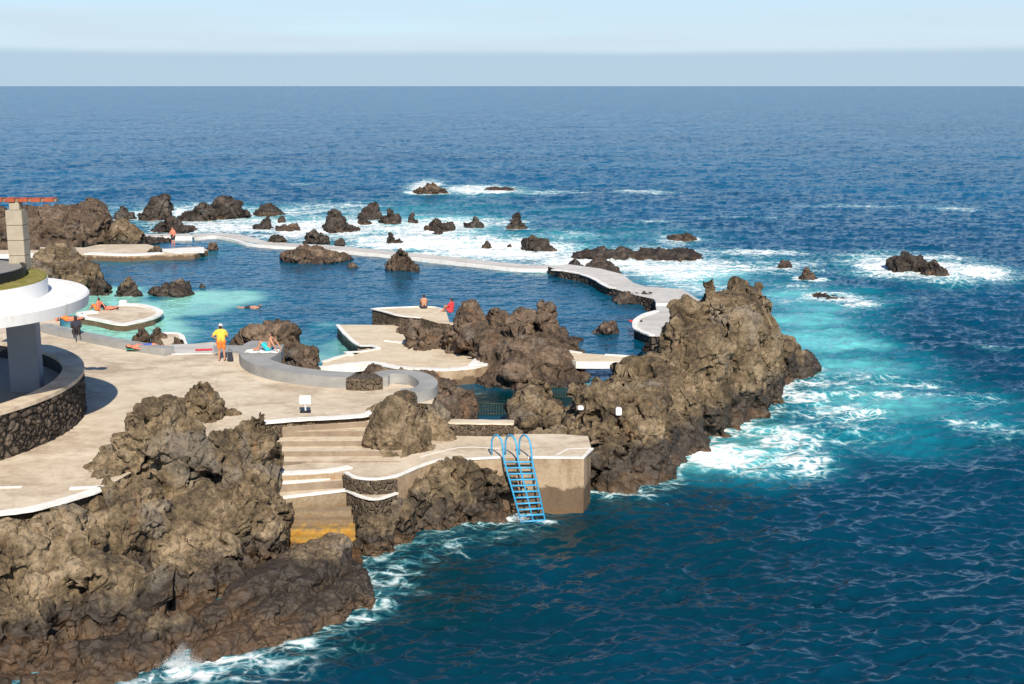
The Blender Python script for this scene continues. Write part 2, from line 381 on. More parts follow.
def craggy(m, s=1.0, amp=1.0, seed=0, dents=()):
    """s: feature size factor in metres"""
    V = getV(m); o = np.float32(seed*13.7)
    q = V/s
    vec = np.stack([fbm(q/1.9+o+k*31, 4) for k in range(3)], 1)
    V = V + vec*np.array([.36, .36, .40])*s*amp
    setV(m, V); N = getN(m); q = V/s
    wp = q + .45*np.stack([fbm(q*1.3+o+k*7, 3) for k in range(3)], 1)
    e, of = vorop(wp*np.array([.58, .58, .42])+o)
    e2, of2 = vorop(wp*np.array([1.9, 1.9, 1.3])+o+5)
    e3, of3 = vorop(wp*np.array([4.6, 4.6, 3.6])+o+15)
    d = .36*of + .11*of2 + .022*of3 + .20*(fbm(wp*.6+o, 5, True)-.5) - .05*np.exp(-(e/.05)**2) - .07
    d += .05*fbm(q*np.array([4, 4, 1.1])+o, 3) + .04*fbm(q*4.5+o, 3, True) + .008*perlin(q*15+o)
    n = perlin(wp*.5+o+9) + .3*perlin(q*1.7+o+3)
    d -= .42*np.exp(-(n/.03)**2)*(perlin(q*.4+o+50) > -.05)
    n2 = perlin(wp*1.25+o+29); d -= .14*np.exp(-(n2/.035)**2)*(perlin(q*.7+o+70) > 0)
    V = V + N*(d*s*amp)[:, None]
    for (c, r, dep) in dents:
        c = np.array(c); k = np.exp(-(((V-c)*np.array([1, .35, 1]))**2).sum(1)/(r*r)); V = V + k[:, None]*np.array([0, dep, 0])
    setV(m, V)
def rock(name, label, blobs, vox=.08, s=1.0, amp=1.0, seed=1, mat='rock', foot=None, group=None, dents=(), cat='rock', px=True):
    rs = np.random.RandomState(seed); Vs, Fs, n = [], [], 0
    for b in blobs:
        if px:
            x, y, D, rx, rz = b[:5]; c = Pd(x, y, D); k = MPX(D)*1.02; ry = b[5] if len(b) > 5 else rx*k
            r = np.array([rx*k, ry, rz*k])*.9
        else: c, r = Vector(b[:3]), np.array(b[3:6])
        cs = [np.array(c)]
        if foot is not None and c.z - foot > r[2]*.4:
            kk = int((c.z-foot)/(r[2]*.8))+1
            cs += [np.array((c.x, c.y, c.z+(foot-c.z)*i/kk)) for i in range(1, kk+1)]
        for j, cc in enumerate(cs):
            A = ICOV*(1+.10*rs.normal(size=(len(ICOV), 1))*0)
            Q = rot(rs); A = A@Q.T; bump_ = 1+.16*perlin(A*1.7+rs.rand()*50)[:, None]+.10*perlin(A*3.1+rs.rand()*50)[:, None]
            A = A*bump_*r*(1+.10*min(j, 2)) + cc
            Vs.append(A); Fs.append(ICOF+n); n += len(A)
    m = remesh(np.concatenate(Vs), np.concatenate(Fs), vox)
    craggy(m, s, amp, seed, dents)
    m.name = name; m.materials.clear(); m.materials.append(M[mat]); m.polygons.foreach_set('use_smooth', np.ones(len(m.polygons), bool))
    o = bpy.data.objects.new(name, m); COL.objects.link(o); tag(o, label, cat, group)
    V = getV(m); k = (V[:, 2] > -.35) & (V[:, 2] < .35); FOOT.append(V[k][:, :2])
    return o
def sea_rock(cx, base, wd, ht, label, seed, mat='rock_dark', z=0., peaks=None, name='sea_rock', group='lava rocks standing in the surf', flat=1.0):
    """base: pixel row of its waterline front; wd, ht its pixel size; peaks: (offset -1..1, relative height)"""
    p = Pz(cx, base, z); k = MPX(p.y); rs = random.Random(seed)
    ry = max(.5, min(wd*k*.45, 2.6)); D = p.y+ry*.6
    k = MPX(D); W = wd*k; H = ht*k/math.cos(R(8))
    if peaks is None: peaks = [(rs.uniform(-.25, .25), 1.0), (rs.choice((-1, 1))*rs.uniform(.35, .6), rs.uniform(.5, .75))]
    bl = []
    for (off, rh) in peaks:
        hh = H*rh; wx = W*.5*(.62 if len(peaks) > 1 else .8)*(1.0 if rh > .8 else .85)
        if len(peaks) > 3: wx = W/len(peaks)*.8
        x = p.x+off*W*.5*.8
        bl.append((x, D+rs.uniform(-.3, .3)*ry, z+hh*.15, wx, ry*rs.uniform(.7, 1), hh*.52))
        bl.append((x+rs.uniform(-.15, .15)*wx, D+rs.uniform(-.2, .3)*ry, z+hh*.5, wx*.60, ry*.6, hh*.45))
    bl.append((p.x, D, z-.1, W*.46, ry, min(H*.3, .8)))
    sz = max(.35, min(1.6, min(W, H*1.6)/2.6))
    return rock(name, label, bl, vox=max(.09, W/60), s=sz, amp=1.25, seed=seed, mat=mat, group=group, px=False)

# ------------------------------------------------------------------ slabs, ribbons, walls
from mathutils.geometry import tessellate_polygon
def spline(pts, n=6, closed=False):
    P_ = [Vector(p) for p in pts]; o = []; N = len(P_)
    rngi = range(N if closed else N-1)
    for i in rngi:
        p0 = P_[(i-1) % N] if closed or i > 0 else P_[i]; p1 = P_[i]; p2 = P_[(i+1) % N]; p3 = P_[(i+2) % N] if closed or i+2 < N else P_[(i+1) % N]
        for j in range(n):
            t = j/n; o.append(.5*((2*p1)+(p2-p0)*t+(2*p0-5*p1+4*p2-p3)*t*t+(3*p1-3*p2+p0*1-p0*2+p3)*t**3) if False else
                     .5*((2*p1)+(-p0+p2)*t+(2*p0-5*p1+4*p2-p3)*t*t+(-p0+3*p1-3*p2+p3)*t**3))
    if not closed: o.append(P_[-1])
    return o
def slab(name, pts, z, bottom, mats, parent=None, px=True, smooth=0):
    W = [Pz(x, y, z) for x, y in pts] if px else [Vector((x, y, z)) for x, y in pts]
    if smooth: W = spline(W, smooth, True)
    n = len(W); V = W+[Vector((v.x, v.y, bottom)) for v in W]
    T = [t for t in tessellate_polygon([W])]
    Fc = [tuple(t) for t in T]; mi = [0]*len(T)
    for i in range(n): j = (i+1) % n; Fc.append((i, j, n+j, n+i)); mi.append(1)
    mm = bpy.data.meshes.new(name); bm = bmesh.new(); vs = [bm.verts.new(v) for v in V]
    for f, k in zip(Fc, mi):
        try: g = bm.faces.new([vs[a] for a in f]); g.material_index = k
        except ValueError: pass
    bmesh.ops.recalc_face_normals(bm, faces=bm.faces)
    up = [f for f in bm.faces if f.material_index == 0]
    if up and sum(f.normal.z*f.calc_area() for f in up) < 0: bmesh.ops.reverse_faces(bm, faces=bm.faces)
    bm.to_mesh(mm); bm.free()
    for x in mats: mm.materials.append(x)
    o = bpy.data.objects.new(name, mm); COL.objects.link(o)
    if parent: o.parent = parent
    return o
def ribbon(name, pts, z, width, mat, parent=None, hgt=.02, px=True, n=5, side=0.0, closed=False):
    """a raised strip along a path; side shifts it (-1 right .. 1 left)"""
    W = [Pz(p[0], p[1], z) for p in pts] if px else [Vector((p[0], p[1], z)) for p in pts]
    W = spline(W, n, closed) if n > 1 else W
    V, Fc = [], []
    m = len(W)
    for i, p in enumerate(W):
        a = W[(i-1) % m] if closed or i > 0 else W[0]; b = W[(i+1) % m] if closed or i < m-1 else W[-1]
        t = (b-a); t.z = 0; t.normalize() if t.length > 0 else None; nrm = Vector((-t.y, t.x, 0)); wd = width*(1+.12*math.sin(i*1.7+p.x*3))if hgt < .1 else width
        l = p+nrm*wd*(.5+side*.5); r = p-nrm*wd*(.5-side*.5)
        V += [l+Vector((0, 0, hgt)), r+Vector((0, 0, hgt)), r+Vector((0, 0, -.01 if hgt < .1 else 0)), l+Vector((0, 0, -.01 if hgt < .1 else 0))]
    for i in range(m if closed else m-1):
        a, b = i*4, ((i+1) % m)*4
        for k in range(4): Fc.append((a+k, b+k, b+(k+1) % 4, a+(k+1) % 4))
    if not closed: Fc += [(0, 1, 2, 3), (m*4-1, m*4-2, m*4-3, m*4-4)]
    o = mesh_obj(name, V, Fc, mat, parent)
    bm = bmesh.new(); bm.from_mesh(o.data); bmesh.ops.recalc_face_normals(bm, faces=bm.faces); bm.to_mesh(o.data); bm.free()
    return o
def box(name, c, size, mat, parent=None, rz=0, bev=.01, rx=0, ry=0):
    bm = bmesh.new(); bmesh.ops.create_cube(bm, size=1)
    for v in bm.verts: v.co = Vector((v.co.x*size[0], v.co.y*size[1], v.co.z*size[2]))
    if bev: bmesh.ops.bevel(bm, geom=bm.edges[:], offset=min(bev, min(size)*.3), segments=2, affect='EDGES')
    bmesh.ops.transform(bm, matrix=Matrix.Translation(c) @ Matrix.Rotation(rz, 4, 'Z') @ Matrix.Rotation(ry, 4, 'Y') @ Matrix.Rotation(rx, 4, 'X'), verts=bm.verts)
    m = bpy.data.meshes.new(name); bm.to_mesh(m); bm.free(); m.materials.append(mat)
    o = bpy.data.objects.new(name, m); COL.objects.link(o)
    if parent: o.parent = parent
    return o
def tube(name, paths, r, mat, parent=None, seg=8):
    V, Fc = [], []
    for W in paths:
        W = [Vector(p) for p in W]; base = len(V); m = len(W)
        for i, p in enumerate(W):
            t = (W[min(i+1, m-1)]-W[max(i-1, 0)]).normalized(); a = t.orthogonal().normalized() if abs(t.x) > .9 else t.cross(Vector((1, 0, 0))).normalized(); b = t.cross(a)
            for k in range(seg): th = 2*math.pi*k/seg; V.append(p+(a*math.cos(th)+b*math.sin(th))*r)
        for i in range(m-1):
            for k in range(seg): Fc.append((base+i*seg+k, base+i*seg+(k+1) % seg, base+(i+1)*seg+(k+1) % seg, base+(i+1)*seg+k))
        Fc.append(tuple(base+k for k in range(seg))[::-1]); Fc.append(tuple(base+(m-1)*seg+k for k in range(seg)))
    return mesh_obj(name, V, Fc, mat, parent, True)
def lathe(name, c, prof, mat, parent=None, seg=128, smooth=True, closed=True):
    """prof: list of (radius, z); revolve around vertical axis at c"""
    V, Fc = [], []; k = len(prof)
    for i in range(seg):
        a = 2*math.pi*i/seg
        for r, z in prof: V.append((c[0]+r*math.cos(a), c[1]+r*math.sin(a), z))
    for i in range(seg):
        j = (i+1) % seg
        for q in range(k if closed else k-1): Fc.append((i*k+q, i*k+(q+1) % k, j*k+(q+1) % k, j*k+q))
    o = mesh_obj(name, V, Fc, mat, parent)
    bm = bmesh.new(); bm.from_mesh(o.data); bmesh.ops.remove_doubles(bm, verts=bm.verts, dist=1e-5); bmesh.ops.recalc_face_normals(bm, faces=bm.faces)
    for e in bm.edges:
        if len(e.link_faces) == 2 and e.calc_face_angle(0) > .6: e.smooth = False
    for f in bm.faces: f.smooth = smooth
    bm.to_mesh(o.data); bm.free(); return o
#%%PART2
# ================================================================== SETTING: rocks first (the foam needs their waterlines)
def C1(*a): return rock(*a)
# --- big masses
def pd(x, y, D): p = Pd(x, y, D); return (p.x, p.y, p.z)
rock('lava_outcrop', 'large craggy brown lava cliff in the foreground, at the lower left corner beside the water', [
    (150,440,43.0,30,44,1.6),(165,425,43.3,20,32,1.2),(120,470,42.5,34,30,1.6),(95,478,42,22,20,1.0),(130,522,40.3,56,50,2.2),(185,455,43.5,30,36,1.5),(228,468,43.8,38,40,1.7),(252,452,44,22,27,1.0),
    (262,424,44.5,6,8,.3),(262,480,43.5,14,22,.8),(200,540,41.2,66,58,2.4),(255,520,42,36,36,1.4),(60,552,38.0,56,46,1.9),(16,556,37,44,46,2.0),(-40,580,36.4,60,56,2.6),
    (20,620,36.2,75,64,2.4),(95,606,36.8,66,62,2.2),(150,625,36.8,42,50,1.8),(40,700,34.4,90,76,2.4),(115,665,34.8,50,40,1.6),(-40,680,34.5,80,80,2.6),(40,725,32.6,80,60,1.8),(110,700,33.0,48,48,1.6),(135,672,34.0,34,40,1.4),(-30,740,31.8,80,60,2),(10,640,35,70,60,2.2),(150,660,34.8,20,30,.9),(70,668,34.4,44,34,1.8),(20,680,33.8,50,34,1.8),(185,625,37,18,20,1.0),(183,622,36.2,20,10,1.0),(55,676,33.6,30,22,1.2),
    (180,590,38.8,52,46,1.8),(235,585,39.5,40,34,1.4)],
    vox=.045, s=1.15, seed=2, mat='rock_light', foot=-1.2, dents=[(pd(150,592,35.6),.40,3.4),(pd(76,588,36.0),.24,2.2),(pd(203,486,42.2),.3,1.4),(pd(192,505,41.4),.22,1.2),(pd(272,468,43.2),.3,1.3)])
def chain(pts, n=7):
    o = []
    for a, b in zip(pts[:-1], pts[1:]):
        for k in range(n): t = k/n; o.append(tuple(x+(y-x)*t for x, y in zip(a, b)))
    return o+[pts[-1]]
rock('lava_slab', 'dark wet lava ridge sloping into the water at the foot of the foreground cliff',
    chain([(168,655,34.6,14,12,.7),(200,628,35.8,18,13,.8),(250,590,37.6,20,15,.9),(300,560,39.2,20,16,1.0),(325,552,40,14,14,.9)], 6)
    + chain([(205,652,34.6,15,12,.8),(250,628,35.6,18,15,.9),(300,590,37.8,18,18,.9),(338,552,39.9,12,15,.8)], 6)
    + chain([(240,648,35.0,16,10,.7),(290,628,36.0,20,14,.9),(335,600,37.8,22,18,1.0),(358,585,38.8,16,14,.9)], 5)
    + [(320,580,39.0,20,20,1.0),(280,612,37.4,22,14,.9),(365,598,38.2,12,8,.6),(348,574,39.6,14,18,.8),(203,612,37.2,18,9,.9),(330,548,40.2,16,15,.8)],
    vox=.045, s=.7, amp=.55, seed=5, mat='rock_wet', foot=-.8)
rock('headland', 'tall brown lava headland with two peaks, jutting out to sea right of the pools', [
    (612,470,50.6,30,44,1.5),(640,455,52.5,40,46,2.0),(596,440,51,30,30,1.4),(565,440,51.5,26,16,1.2),(600,410,53.5,36,30,2),(630,405,55,44,42,2.4),(650,440,54.3,30,44,1.8),
    (662,395,57.5,44,48,2.6),(640,378,57.5,30,20,1.8),(690,372,60,44,60,3),(685,318,63,20,26,1.8),(712,300,64,14,16,1.2),(722,340,63,46,52,3),(748,305,66,16,18,1.2),(735,318,65,28,26,2),
    (752,345,65,30,44,2.4),(722,392,63.2,28,34,2),(745,385,65.5,24,26,1.8),(766,345,66,16,50,2),(762,315,66.5,18,24,1.8),(770,385,67.5,18,18,1.4),(793,372,71,22,16,2),(780,355,70,14,20,2),(698,408,59.8,20,26,1.6),
    (590,398,56,18,16,1.2),(712,286,64,7,10,.5),(741,292,65.5,7,8,.6),(759,296,66.3,9,10,.8)],
    vox=.06, s=1.35, seed=9, mat='rock', foot=-1.2, dents=[(pd(724,355,60.5),.35,1.6),(pd(728,372,60.5),.3,1.6),(pd(748,400,62.5),.5,.7)])
rock('pool_outcrop', 'jagged lava outcrop with a narrow spire, rising in the middle of the bathing terraces', [
    (468,322,71,20,24,1.6),(478,345,70,26,26,2.0),(452,338,71,14,22,1.3),(505,332,71.5,16,24,1.5),(523,328,72,15,22,1.5),(498,355,69,34,26,2.2),(547,318,71.5,8,19,.6),(546,306,71.5,6,6,.5),(550,345,71,16,24,1.2),
    (565,352,70.5,20,16,1.4),(540,360,68,40,22,2.2),(515,352,67.5,26,24,1.6),(525,378,66,32,20,1.6),(560,378,67,30,14,1.4),(500,382,66.5,24,14,1.4),(430,340,72,16,14,1.1),(415,332,72.5,10,11,.9)],
    vox=.07, s=1.3, seed=13, mat='rock_red', foot=-.6, dents=[(pd(467,358,69),.35,1.8)])
rock('lava_outcrop', 'rugged lava bank under the ladder terrace, left of the blue ladder', [
    (478,487,46.9,36,26,.9),(440,490,46.6,36,28,1.0),(408,512,45.6,34,26,1.1),(432,522,45.4,40,22,1.0),(470,505,46.3,34,20,.9),(385,535,44.5,26,24,1.0),(378,528,43.0,20,17,.7),(372,520,42.8,20,11,.5),(360,538,42.6,11,15,.5),(396,518,43.9,20,20,.8),(415,492,45.3,22,16,.7),(437,482,46.0,20,14,.6),(458,478,46.4,20,15,.6),(480,478,46.8,16,14,.5),(514,490,47.15,14,20,.4),(506,507,46.9,14,10,.4),(405,498,46,26,20,.8),(500,500,47.1,12,18,.5)],
    vox=.045, s=1.0, seed=17, mat='rock_light', foot=-.8)
rock('lava_boulder', 'rounded dome of lava standing on the terrace beside the steps, left of the ladder', [
    (394,427,48.3,27,34,1.4),(384,440,48.0,22,20,1.1),(416,438,48.4,20,22,1.1),(405,408,49.3,16,20,1.0),(432,420,50.5,20,18,1.0),(376,410,50,9,10,.5),(442,436,49.8,16,12,.7)],
    vox=.06, s=.8, amp=.75, seed=21, mat='rock', foot=1.9)
rock('lava_boulder', 'upright lava boulder on the promenade behind the foreground cliff', [(203,404,48.9,20,22,1.0),(200,414,48.7,19,14,1.0),(192,415,48.6,12,14,.7),(206,395,49,13,12,.7),(186,423,48.5,6,6,.4)], vox=.05, s=.7, seed=23, mat='rock', foot=2.9)
rock('lava_boulder', 'small low lava knob beside the upright boulder on the promenade', [(232,413,49.3,8,5,.4),(224,414,49.2,5,5,.3)], vox=.04, s=.4, seed=24, mat='rock', foot=3.1)
rock('lava_outcrop', 'reddish arched lava outcrop on the pool edge behind the grey curved wall', [(262,337,68.5,24,16,1.4),(276,330,69,16,13,1.2),(240,343,68.5,10,8,.8),(288,345,67.5,13,20,1.1),(298,358,66.5,12,14,1.0),(272,350,67.5,14,14,1.0)], vox=.07, s=.9, seed=27, mat='rock_red', foot=.2)
rock('lava_outcrop', 'small pointed lava outcrop at the left end of the white footbridge', [(313,358,66,9,11,.8),(307,364,65.5,12,9,.8),(316,350,66.2,5,5,.4)], vox=.06, s=.7, seed=28, mat='rock_red', foot=.2)
rock('lava_outcrop', 'dark lava lump between the grey wall end and the small green pool', [(455,404,59.5,18,15,1.2),(445,414,58.5,14,12,1.0),(466,410,59,10,10,.9),(435,396,60,10,8,.9)], vox=.06, s=.8, seed=31, mat='rock_red', foot=.3)
rock('lava_outcrop', 'low lava bank under the edge of the island terrace, behind the grey wall', [(392,373,64,22,6,1.0),(420,376,63.8,20,6,1.0),(445,384,63,14,7,.9),(375,370,64.3,10,5,.8)], vox=.06, s=.7, seed=32, mat='rock_red', foot=.1)
rock('lava_outcrop', 'broken lava rocks behind the ladder terrace, between the green pool and the headland', [(532,405,57.5,20,18,1.3),(525,420,55.5,16,14,1.1),(550,412,56.5,18,12,1.2),(560,425,54,20,10,1.0),(540,390,60,14,14,1.2),(578,415,55,18,12,1.2),(512,410,57.5,9,12,.8)], vox=.06, s=.85, seed=33, mat='rock', foot=1.2)
for i, (x, y, D, rx, rz, lb) in enumerate([(516,433,51.8,9,7,'small round boulder behind the ladder terrace, just right of the low stone wall'),(537,436,51.6,12,8,'boulder behind the ladder terrace, between the small round one and the large dark one'),
        (560,434,51.8,13,10,'large dark boulder behind the concrete corner of the ladder terrace'),(548,424,53.2,10,7,'pale boulder behind the large dark boulder near the ladder'),(580,441,51,10,7,'boulder wedged against the headland at the corner of the ladder terrace'),(527,424,53.5,8,6,'boulder perched above the small round one near the ladder')]):
    rock('lava_boulder', lb, [(x, y, D, rx, rz)], vox=.05, s=.55, amp=.8, seed=40+i, mat='rock', foot=1.7, group='boulders behind the ladder terrace')
rock('lava_outcrop', 'low brown lava outcrop by the pool end of the small footbridge', [(605,350,79,13,8,1.2),(590,353,79,10,6,1),(620,354,79,9,5,1)], vox=.09, s=.9, seed=51, mat='rock_red', foot=.2)
rock('lava_outcrop', 'sloping lava outcrop on the pool side of the spire, left of the small footbridge', [(572,345,78,14,10,1.3),(562,338,78,9,10,1.1)], vox=.09, s=.9, seed=52, mat='rock_red', foot=.2)
rock('lava_boulder', 'dark lava boulder on the island terrace below the seated bathers', [(405,334,76.5,10,9,.9),(412,338,76,9,6,.8),(402,341,76,10,4,.7)], vox=.06, s=.7, seed=53, mat='rock_red', foot=1.0)
# left bank
rock('lava_outcrop', 'broad lava bank on the left edge of the pools, right of the round white roof', [(70,266,99,26,10,2.5),(60,256,102,18,9,2.2),(88,278,97,16,13,1.8),(100,286,96,9,7,1.2),(72,282,95,18,12,1.8),(45,262,99,16,12,2),(35,275,94,25,18,2)], vox=.12, s=1.3, seed=55, mat='rock', foot=0.)
rock('lava_outcrop', 'large shrub-dusted lava mound at the far left shore behind the column', [(20,232,126,40,20,4),(62,232,126,30,16,4),(50,215,134,34,11,4),(85,222,132,22,18,4),(92,212,138,18,10,3),(100,228,128,12,12,2.5),(-20,225,130,40,22,5)], vox=.13, s=1.4, seed=56, mat='rock_red', foot=0.)
rock('lava_boulder', 'rounded brown lava boulder on the far side of the left bathing platform', [(124,232,127,18,12,2.2),(116,238,126,12,8,1.6),(134,237,126,11,8,1.6)], vox=.12, s=1.3, seed=57, mat='rock', foot=.2)
rock('lava_boulder', 'small lava boulder at the outer corner of the left bathing platform', [(155,250.5,117,7,3,.6),(157,248,117.5,4,3,.4)], vox=.08, s=.5, seed=58, mat='rock', foot=.8)
# --- smaller rocks: (centre x, waterline row, width, height, label, material, z, peaks)
SR = [
 (155,220,33,23,'broad flat-topped dark sea stack at the far left of the surf','rock_dark',0,[(-.2,1),(.3,.95),(-.6,.55)]),
 (186,221,26,10,'low dark rock just right of the flat-topped stack','rock_dark',0,None),
 (122,219,30,13,'low dark rock just left of the flat-topped stack','rock_dark',0,None),
 (205,221,28,21,'pointed dark stack leaning left, in front of the twin-peaked stack','rock_dark',0,[(-.25,1),(.3,.7)]),
 (227,218,44,22,'twin-peaked stack in the left surf with a long right slope','rock_dark',0,[(-.45,1),(0,.9),(.5,.55)]),
 (170,232,48,13,'long low black rock behind the far corner of the left bathing platform','rock_dark',.0,[(-.5,.7),(.05,1),(.6,.45)]),
 (268,215,32,12,'rounded rock in the surf right of the twin-peaked stack','rock_dark',0,[(.1,1),(-.5,.8)]),
 (262,229,24,15,'knobbed rock in the surf with a low foot to its left','rock_dark',0,[(.25,1),(-.6,.35)]),
 (281,222,9,7,'tiny rock in the surf right of the knobbed rock','rock_dark',0,[(0,1)]),
 (287,231,24,7,'low reddish rock ledge in the surf outside the pool wall','rock_red',0,[(-.5,.9),(.5,.9)]),
 (315,243,32,15,'wide dark rock standing against the outside of the far pool wall','rock_dark',.3,[(-.2,1),(.4,.7)]),
 (276,243,20,10,'squared brown rock on the far pool wall, left of the wide dark one','rock',.4,[(-.3,1),(.3,.9)]),
 (340,244,12,6,'little rock on the pool wall, right of the wide dark rock','rock_dark',.4,[(0,1)]),
 (338,231,40,18,'large domed rock in the middle of the left surf','rock_dark',0,[(-.1,1),(-.5,.6),(.55,.5)]),
 (368,219,30,18,'rock with a sharp right peak at the back of the surf','rock_dark',0,[(.35,1),(-.4,.6)]),
 (364,224,18,11,'small dark rock in front of the one with the sharp right peak','rock_dark',0,[(0,1)]),
 (389,223,24,15,'rock with a central peak between the sharp-peaked rock and a tiny cone','rock_dark',0,[(0,1),(.5,.6),(-.5,.5)]),
 (413,222,11,9,'tiny cone of rock right of the centre-peaked rock','rock_dark',0,[(0,1)]),
 (394,245,21,11,'low rock with a small peak just outside the pool wall','rock_dark',0,[(-.4,1),(.4,.5)]),
 (440,232,33,13,'rounded double rock in the central surf','rock_dark',0,[(-.3,1),(.45,.7)]),
 (437,236,13,8,'small rock in front of the rounded double rock','rock_dark',0,[(0,1)]),
 (474,228,23,11,'low pointed rock in the central surf right of the double rock','rock_dark',0,[(.2,1),(-.5,.45)]),
 (517,229,21,16,'isolated conical rock at the outer edge of the central surf','rock_dark',0,[(0,1),(.3,.6)]),
 (487,248,12,7,'tiny rock in the foam, left of an even tinier one','rock_dark',0,[(0,1)]),
 (510,247,6,4,'the tiniest rock in the foam, left of the dark hump','rock_dark',0,[(0,1)]),
 (538,251,36,15,'dark hump of rock in the foam outside the pool wall','rock_dark',0,[(-.35,1),(.3,.85)]),
 (638,259,152,11,'long low serrated reef of black rock right of the dark hump','rock_dark',0,[(-.92,.55),(-.75,.7),(-.6,.95),(-.42,.7),(-.25,1),(-.08,.7),(.1,.8),(.28,.65),(.45,.8),(.62,.6),(.8,.75),(.93,.4)]),
 (603,273,40,16,'black clustered rock outside the pool wall, in front of the serrated reef','rock_dark',.3,[(-.35,.9),(0,1),(.55,.55)]),
 (576,266,16,7,'little black rock on the pool wall beside the clustered one','rock_dark',.2,[(0,1),(-.5,.7)]),
 (429,194,37,11,'low broken reef far out to sea with waves bursting over it','rock_red',0,[(-.65,.5),(-.05,1),(.35,.7),(.7,.6)]),
 (500,191,34,3,'thin strip of rock awash right of the far reef','rock_red',-.1,[(-.4,1),(.5,1)]),
 (684,240,28,6,'low brown rock awash far beyond the headland','rock_red',0,[(-.5,.9),(.4,1)]),
 (785,269,17,10,'small squared rock in open water right of the headland peaks','rock_dark',0,[(-.2,1),(.3,.9)]),
 (812,282,20,15,'thin pointed brown rock awash below the small squared rock','rock_red',-.2,[(-.5,1),(.2,.5)]),
 (834,303,50,6,'almost submerged rock with a wave washing over it','rock_dark',-.25,[(-.5,1),(.3,.6)]),
 (912,272,42,19,'larger dark half of the isolated reef in the right-hand foam','rock_dark',0,[(-.55,.7),(0,1),(.4,.85)]),
 (938,275,26,14,'smaller right half of the isolated reef in the right-hand foam','rock_dark',0,[(0,1),(.5,.5)]),
]
for i, (cx, b, wd, ht, lb, mt, z, pk) in enumerate(SR): sea_rock(cx, b, wd, ht, lb, 100+i, mt, z, pk)
PR = [
 (312,262,80,15,'long low brown rock lying in the far part of the main pool','rock_red',[(-.35,1),(-.6,.7),(.1,.9),(.6,.55)]),
 (352,268,14,7,'tiny rock at the right tip of the long low pool rock','rock_red',[(0,1)]),
 (402,271,38,21,'pointed brown rock in the main pool against the far wall','rock_red',[(0,1),(-.4,.6),(.45,.6)]),
 (605,334,30,13,'small domed rock standing alone on the right of the main pool','rock_red',[(0,1),(.35,.8)]),
 (126,297,32,17,'brown rock standing in the turquoise shallows near the round platform','rock',[(0,1),(-.4,.8)]),
 (170,296,48,15,'wide brown rock in the turquoise shallows, right of its neighbour','rock',[(-.5,.8),(.1,1),(.55,.8)]),
 (134,244,60,6,'flat rubble rock under the far side of the left platform','rock',[(-.5,1),(.5,1)]),
 (210,251,16,10,'little brown rock on the white tip of the left platform','rock_red',[(0,1),(.3,.8)]),
 (175,352,24,14,'rounded reddish rock at the end of the paddling pool','rock_red',[(0,1),(.2,.9)]),
 (142,342,22,13,'left one of two reddish rocks behind the sunbather at the paddling pool','rock_red',[(-.2,1),(.3,.7)]),
 (157,343,22,15,'taller right one of two reddish rocks behind the sunbather at the paddling pool','rock_red',[(-.1,1),(.4,.6)]),
 (642,332,14,12,'reddish rock at the lower left corner of the white walkway platform','rock_red',[(0,1)]),
 (637,303,46,9,'dark jagged rock face under the step of the white walkway platform','rock_dark',[(-.6,.9),(0,.9),(.5,1)]),
 (202,288,8,4,'tip of rock breaking the surface right of the wide turquoise-shallows rock','rock',[(0,1)]),
]
for i, (cx, b, wd, ht, lb, mt, pk) in enumerate(PR):
    z = .5 if i not in (8, 9, 10) else 1.6
    sea_rock(cx, b, wd, ht, lb, 200+i, mt, z, pk, name='pool_rock', group='lava rocks in the bathing pools')

# ================================================================== SEA
foot = np.concatenate(FOOT)
GX0, GX1, GY0, GY1, GS = -90., 110., 25., 260., .25
nx, ny = int((GX1-GX0)/GS), int((GY1-GY0)/GS)
G = np.zeros((ny, nx), np.float32)
ix = ((foot[:, 0]-GX0)/GS).astype(int); iy = ((foot[:, 1]-GY0)/GS).astype(int)
ok = (ix >= 0) & (ix < nx) & (iy >= 0) & (iy < ny); G[iy[ok], ix[ok]] = 1
def blur(a, r, times=2):
    for _ in range(times):
        for ax in (0, 1):
            c = np.cumsum(np.pad(a, [(r+1, r) if k == ax else (0, 0) for k in (0, 1)]), axis=ax)
            a = (np.take(c, range(2*r+1, c.shape[ax]), ax)-np.take(c, range(0, c.shape[ax]-2*r-1), ax))/(2*r+1)
    return a
Gn = np.clip(blur(G, 2)*3.2, 0, 1); Gm = np.clip(blur(G, 7)*5, 0, 1)
def samp(g, x, y):
    i = ((x-GX0)/GS-.5); j = ((y-GY0)/GS-.5); m = (i >= 0) & (i < nx-1) & (j >= 0) & (j < ny-1)
    i = np.clip(i, 0, nx-2); j = np.clip(j, 0, ny-2); i0 = i.astype(int); j0 = j.astype(int); fx = i-i0; fy = j-j0
    v = g[j0, i0]*(1-fx)*(1-fy)+g[j0, i0+1]*fx*(1-fy)+g[j0+1, i0]*(1-fx)*fy+g[j0+1, i0+1]*fx*fy
    return np.where(m, v, 0)
def ell(x, y, L):
    a = np.zeros_like(x)
    for (cx, cy, rx, ry, st) in L:
        c = Pz(cx, cy, 0); ex = rx*MPX(c.y); up = Pz(cx, max(cy-ry, 88), 0).y-c.y; dn = c.y-Pz(cx, cy+ry, 0).y
        dy = y-c.y; ey = np.where(dy > 0, up, dn)
        a = np.maximum(a, st*np.exp(-(((x-c.x)/ex)**2+(dy/ey)**2)**1.3))
    return a
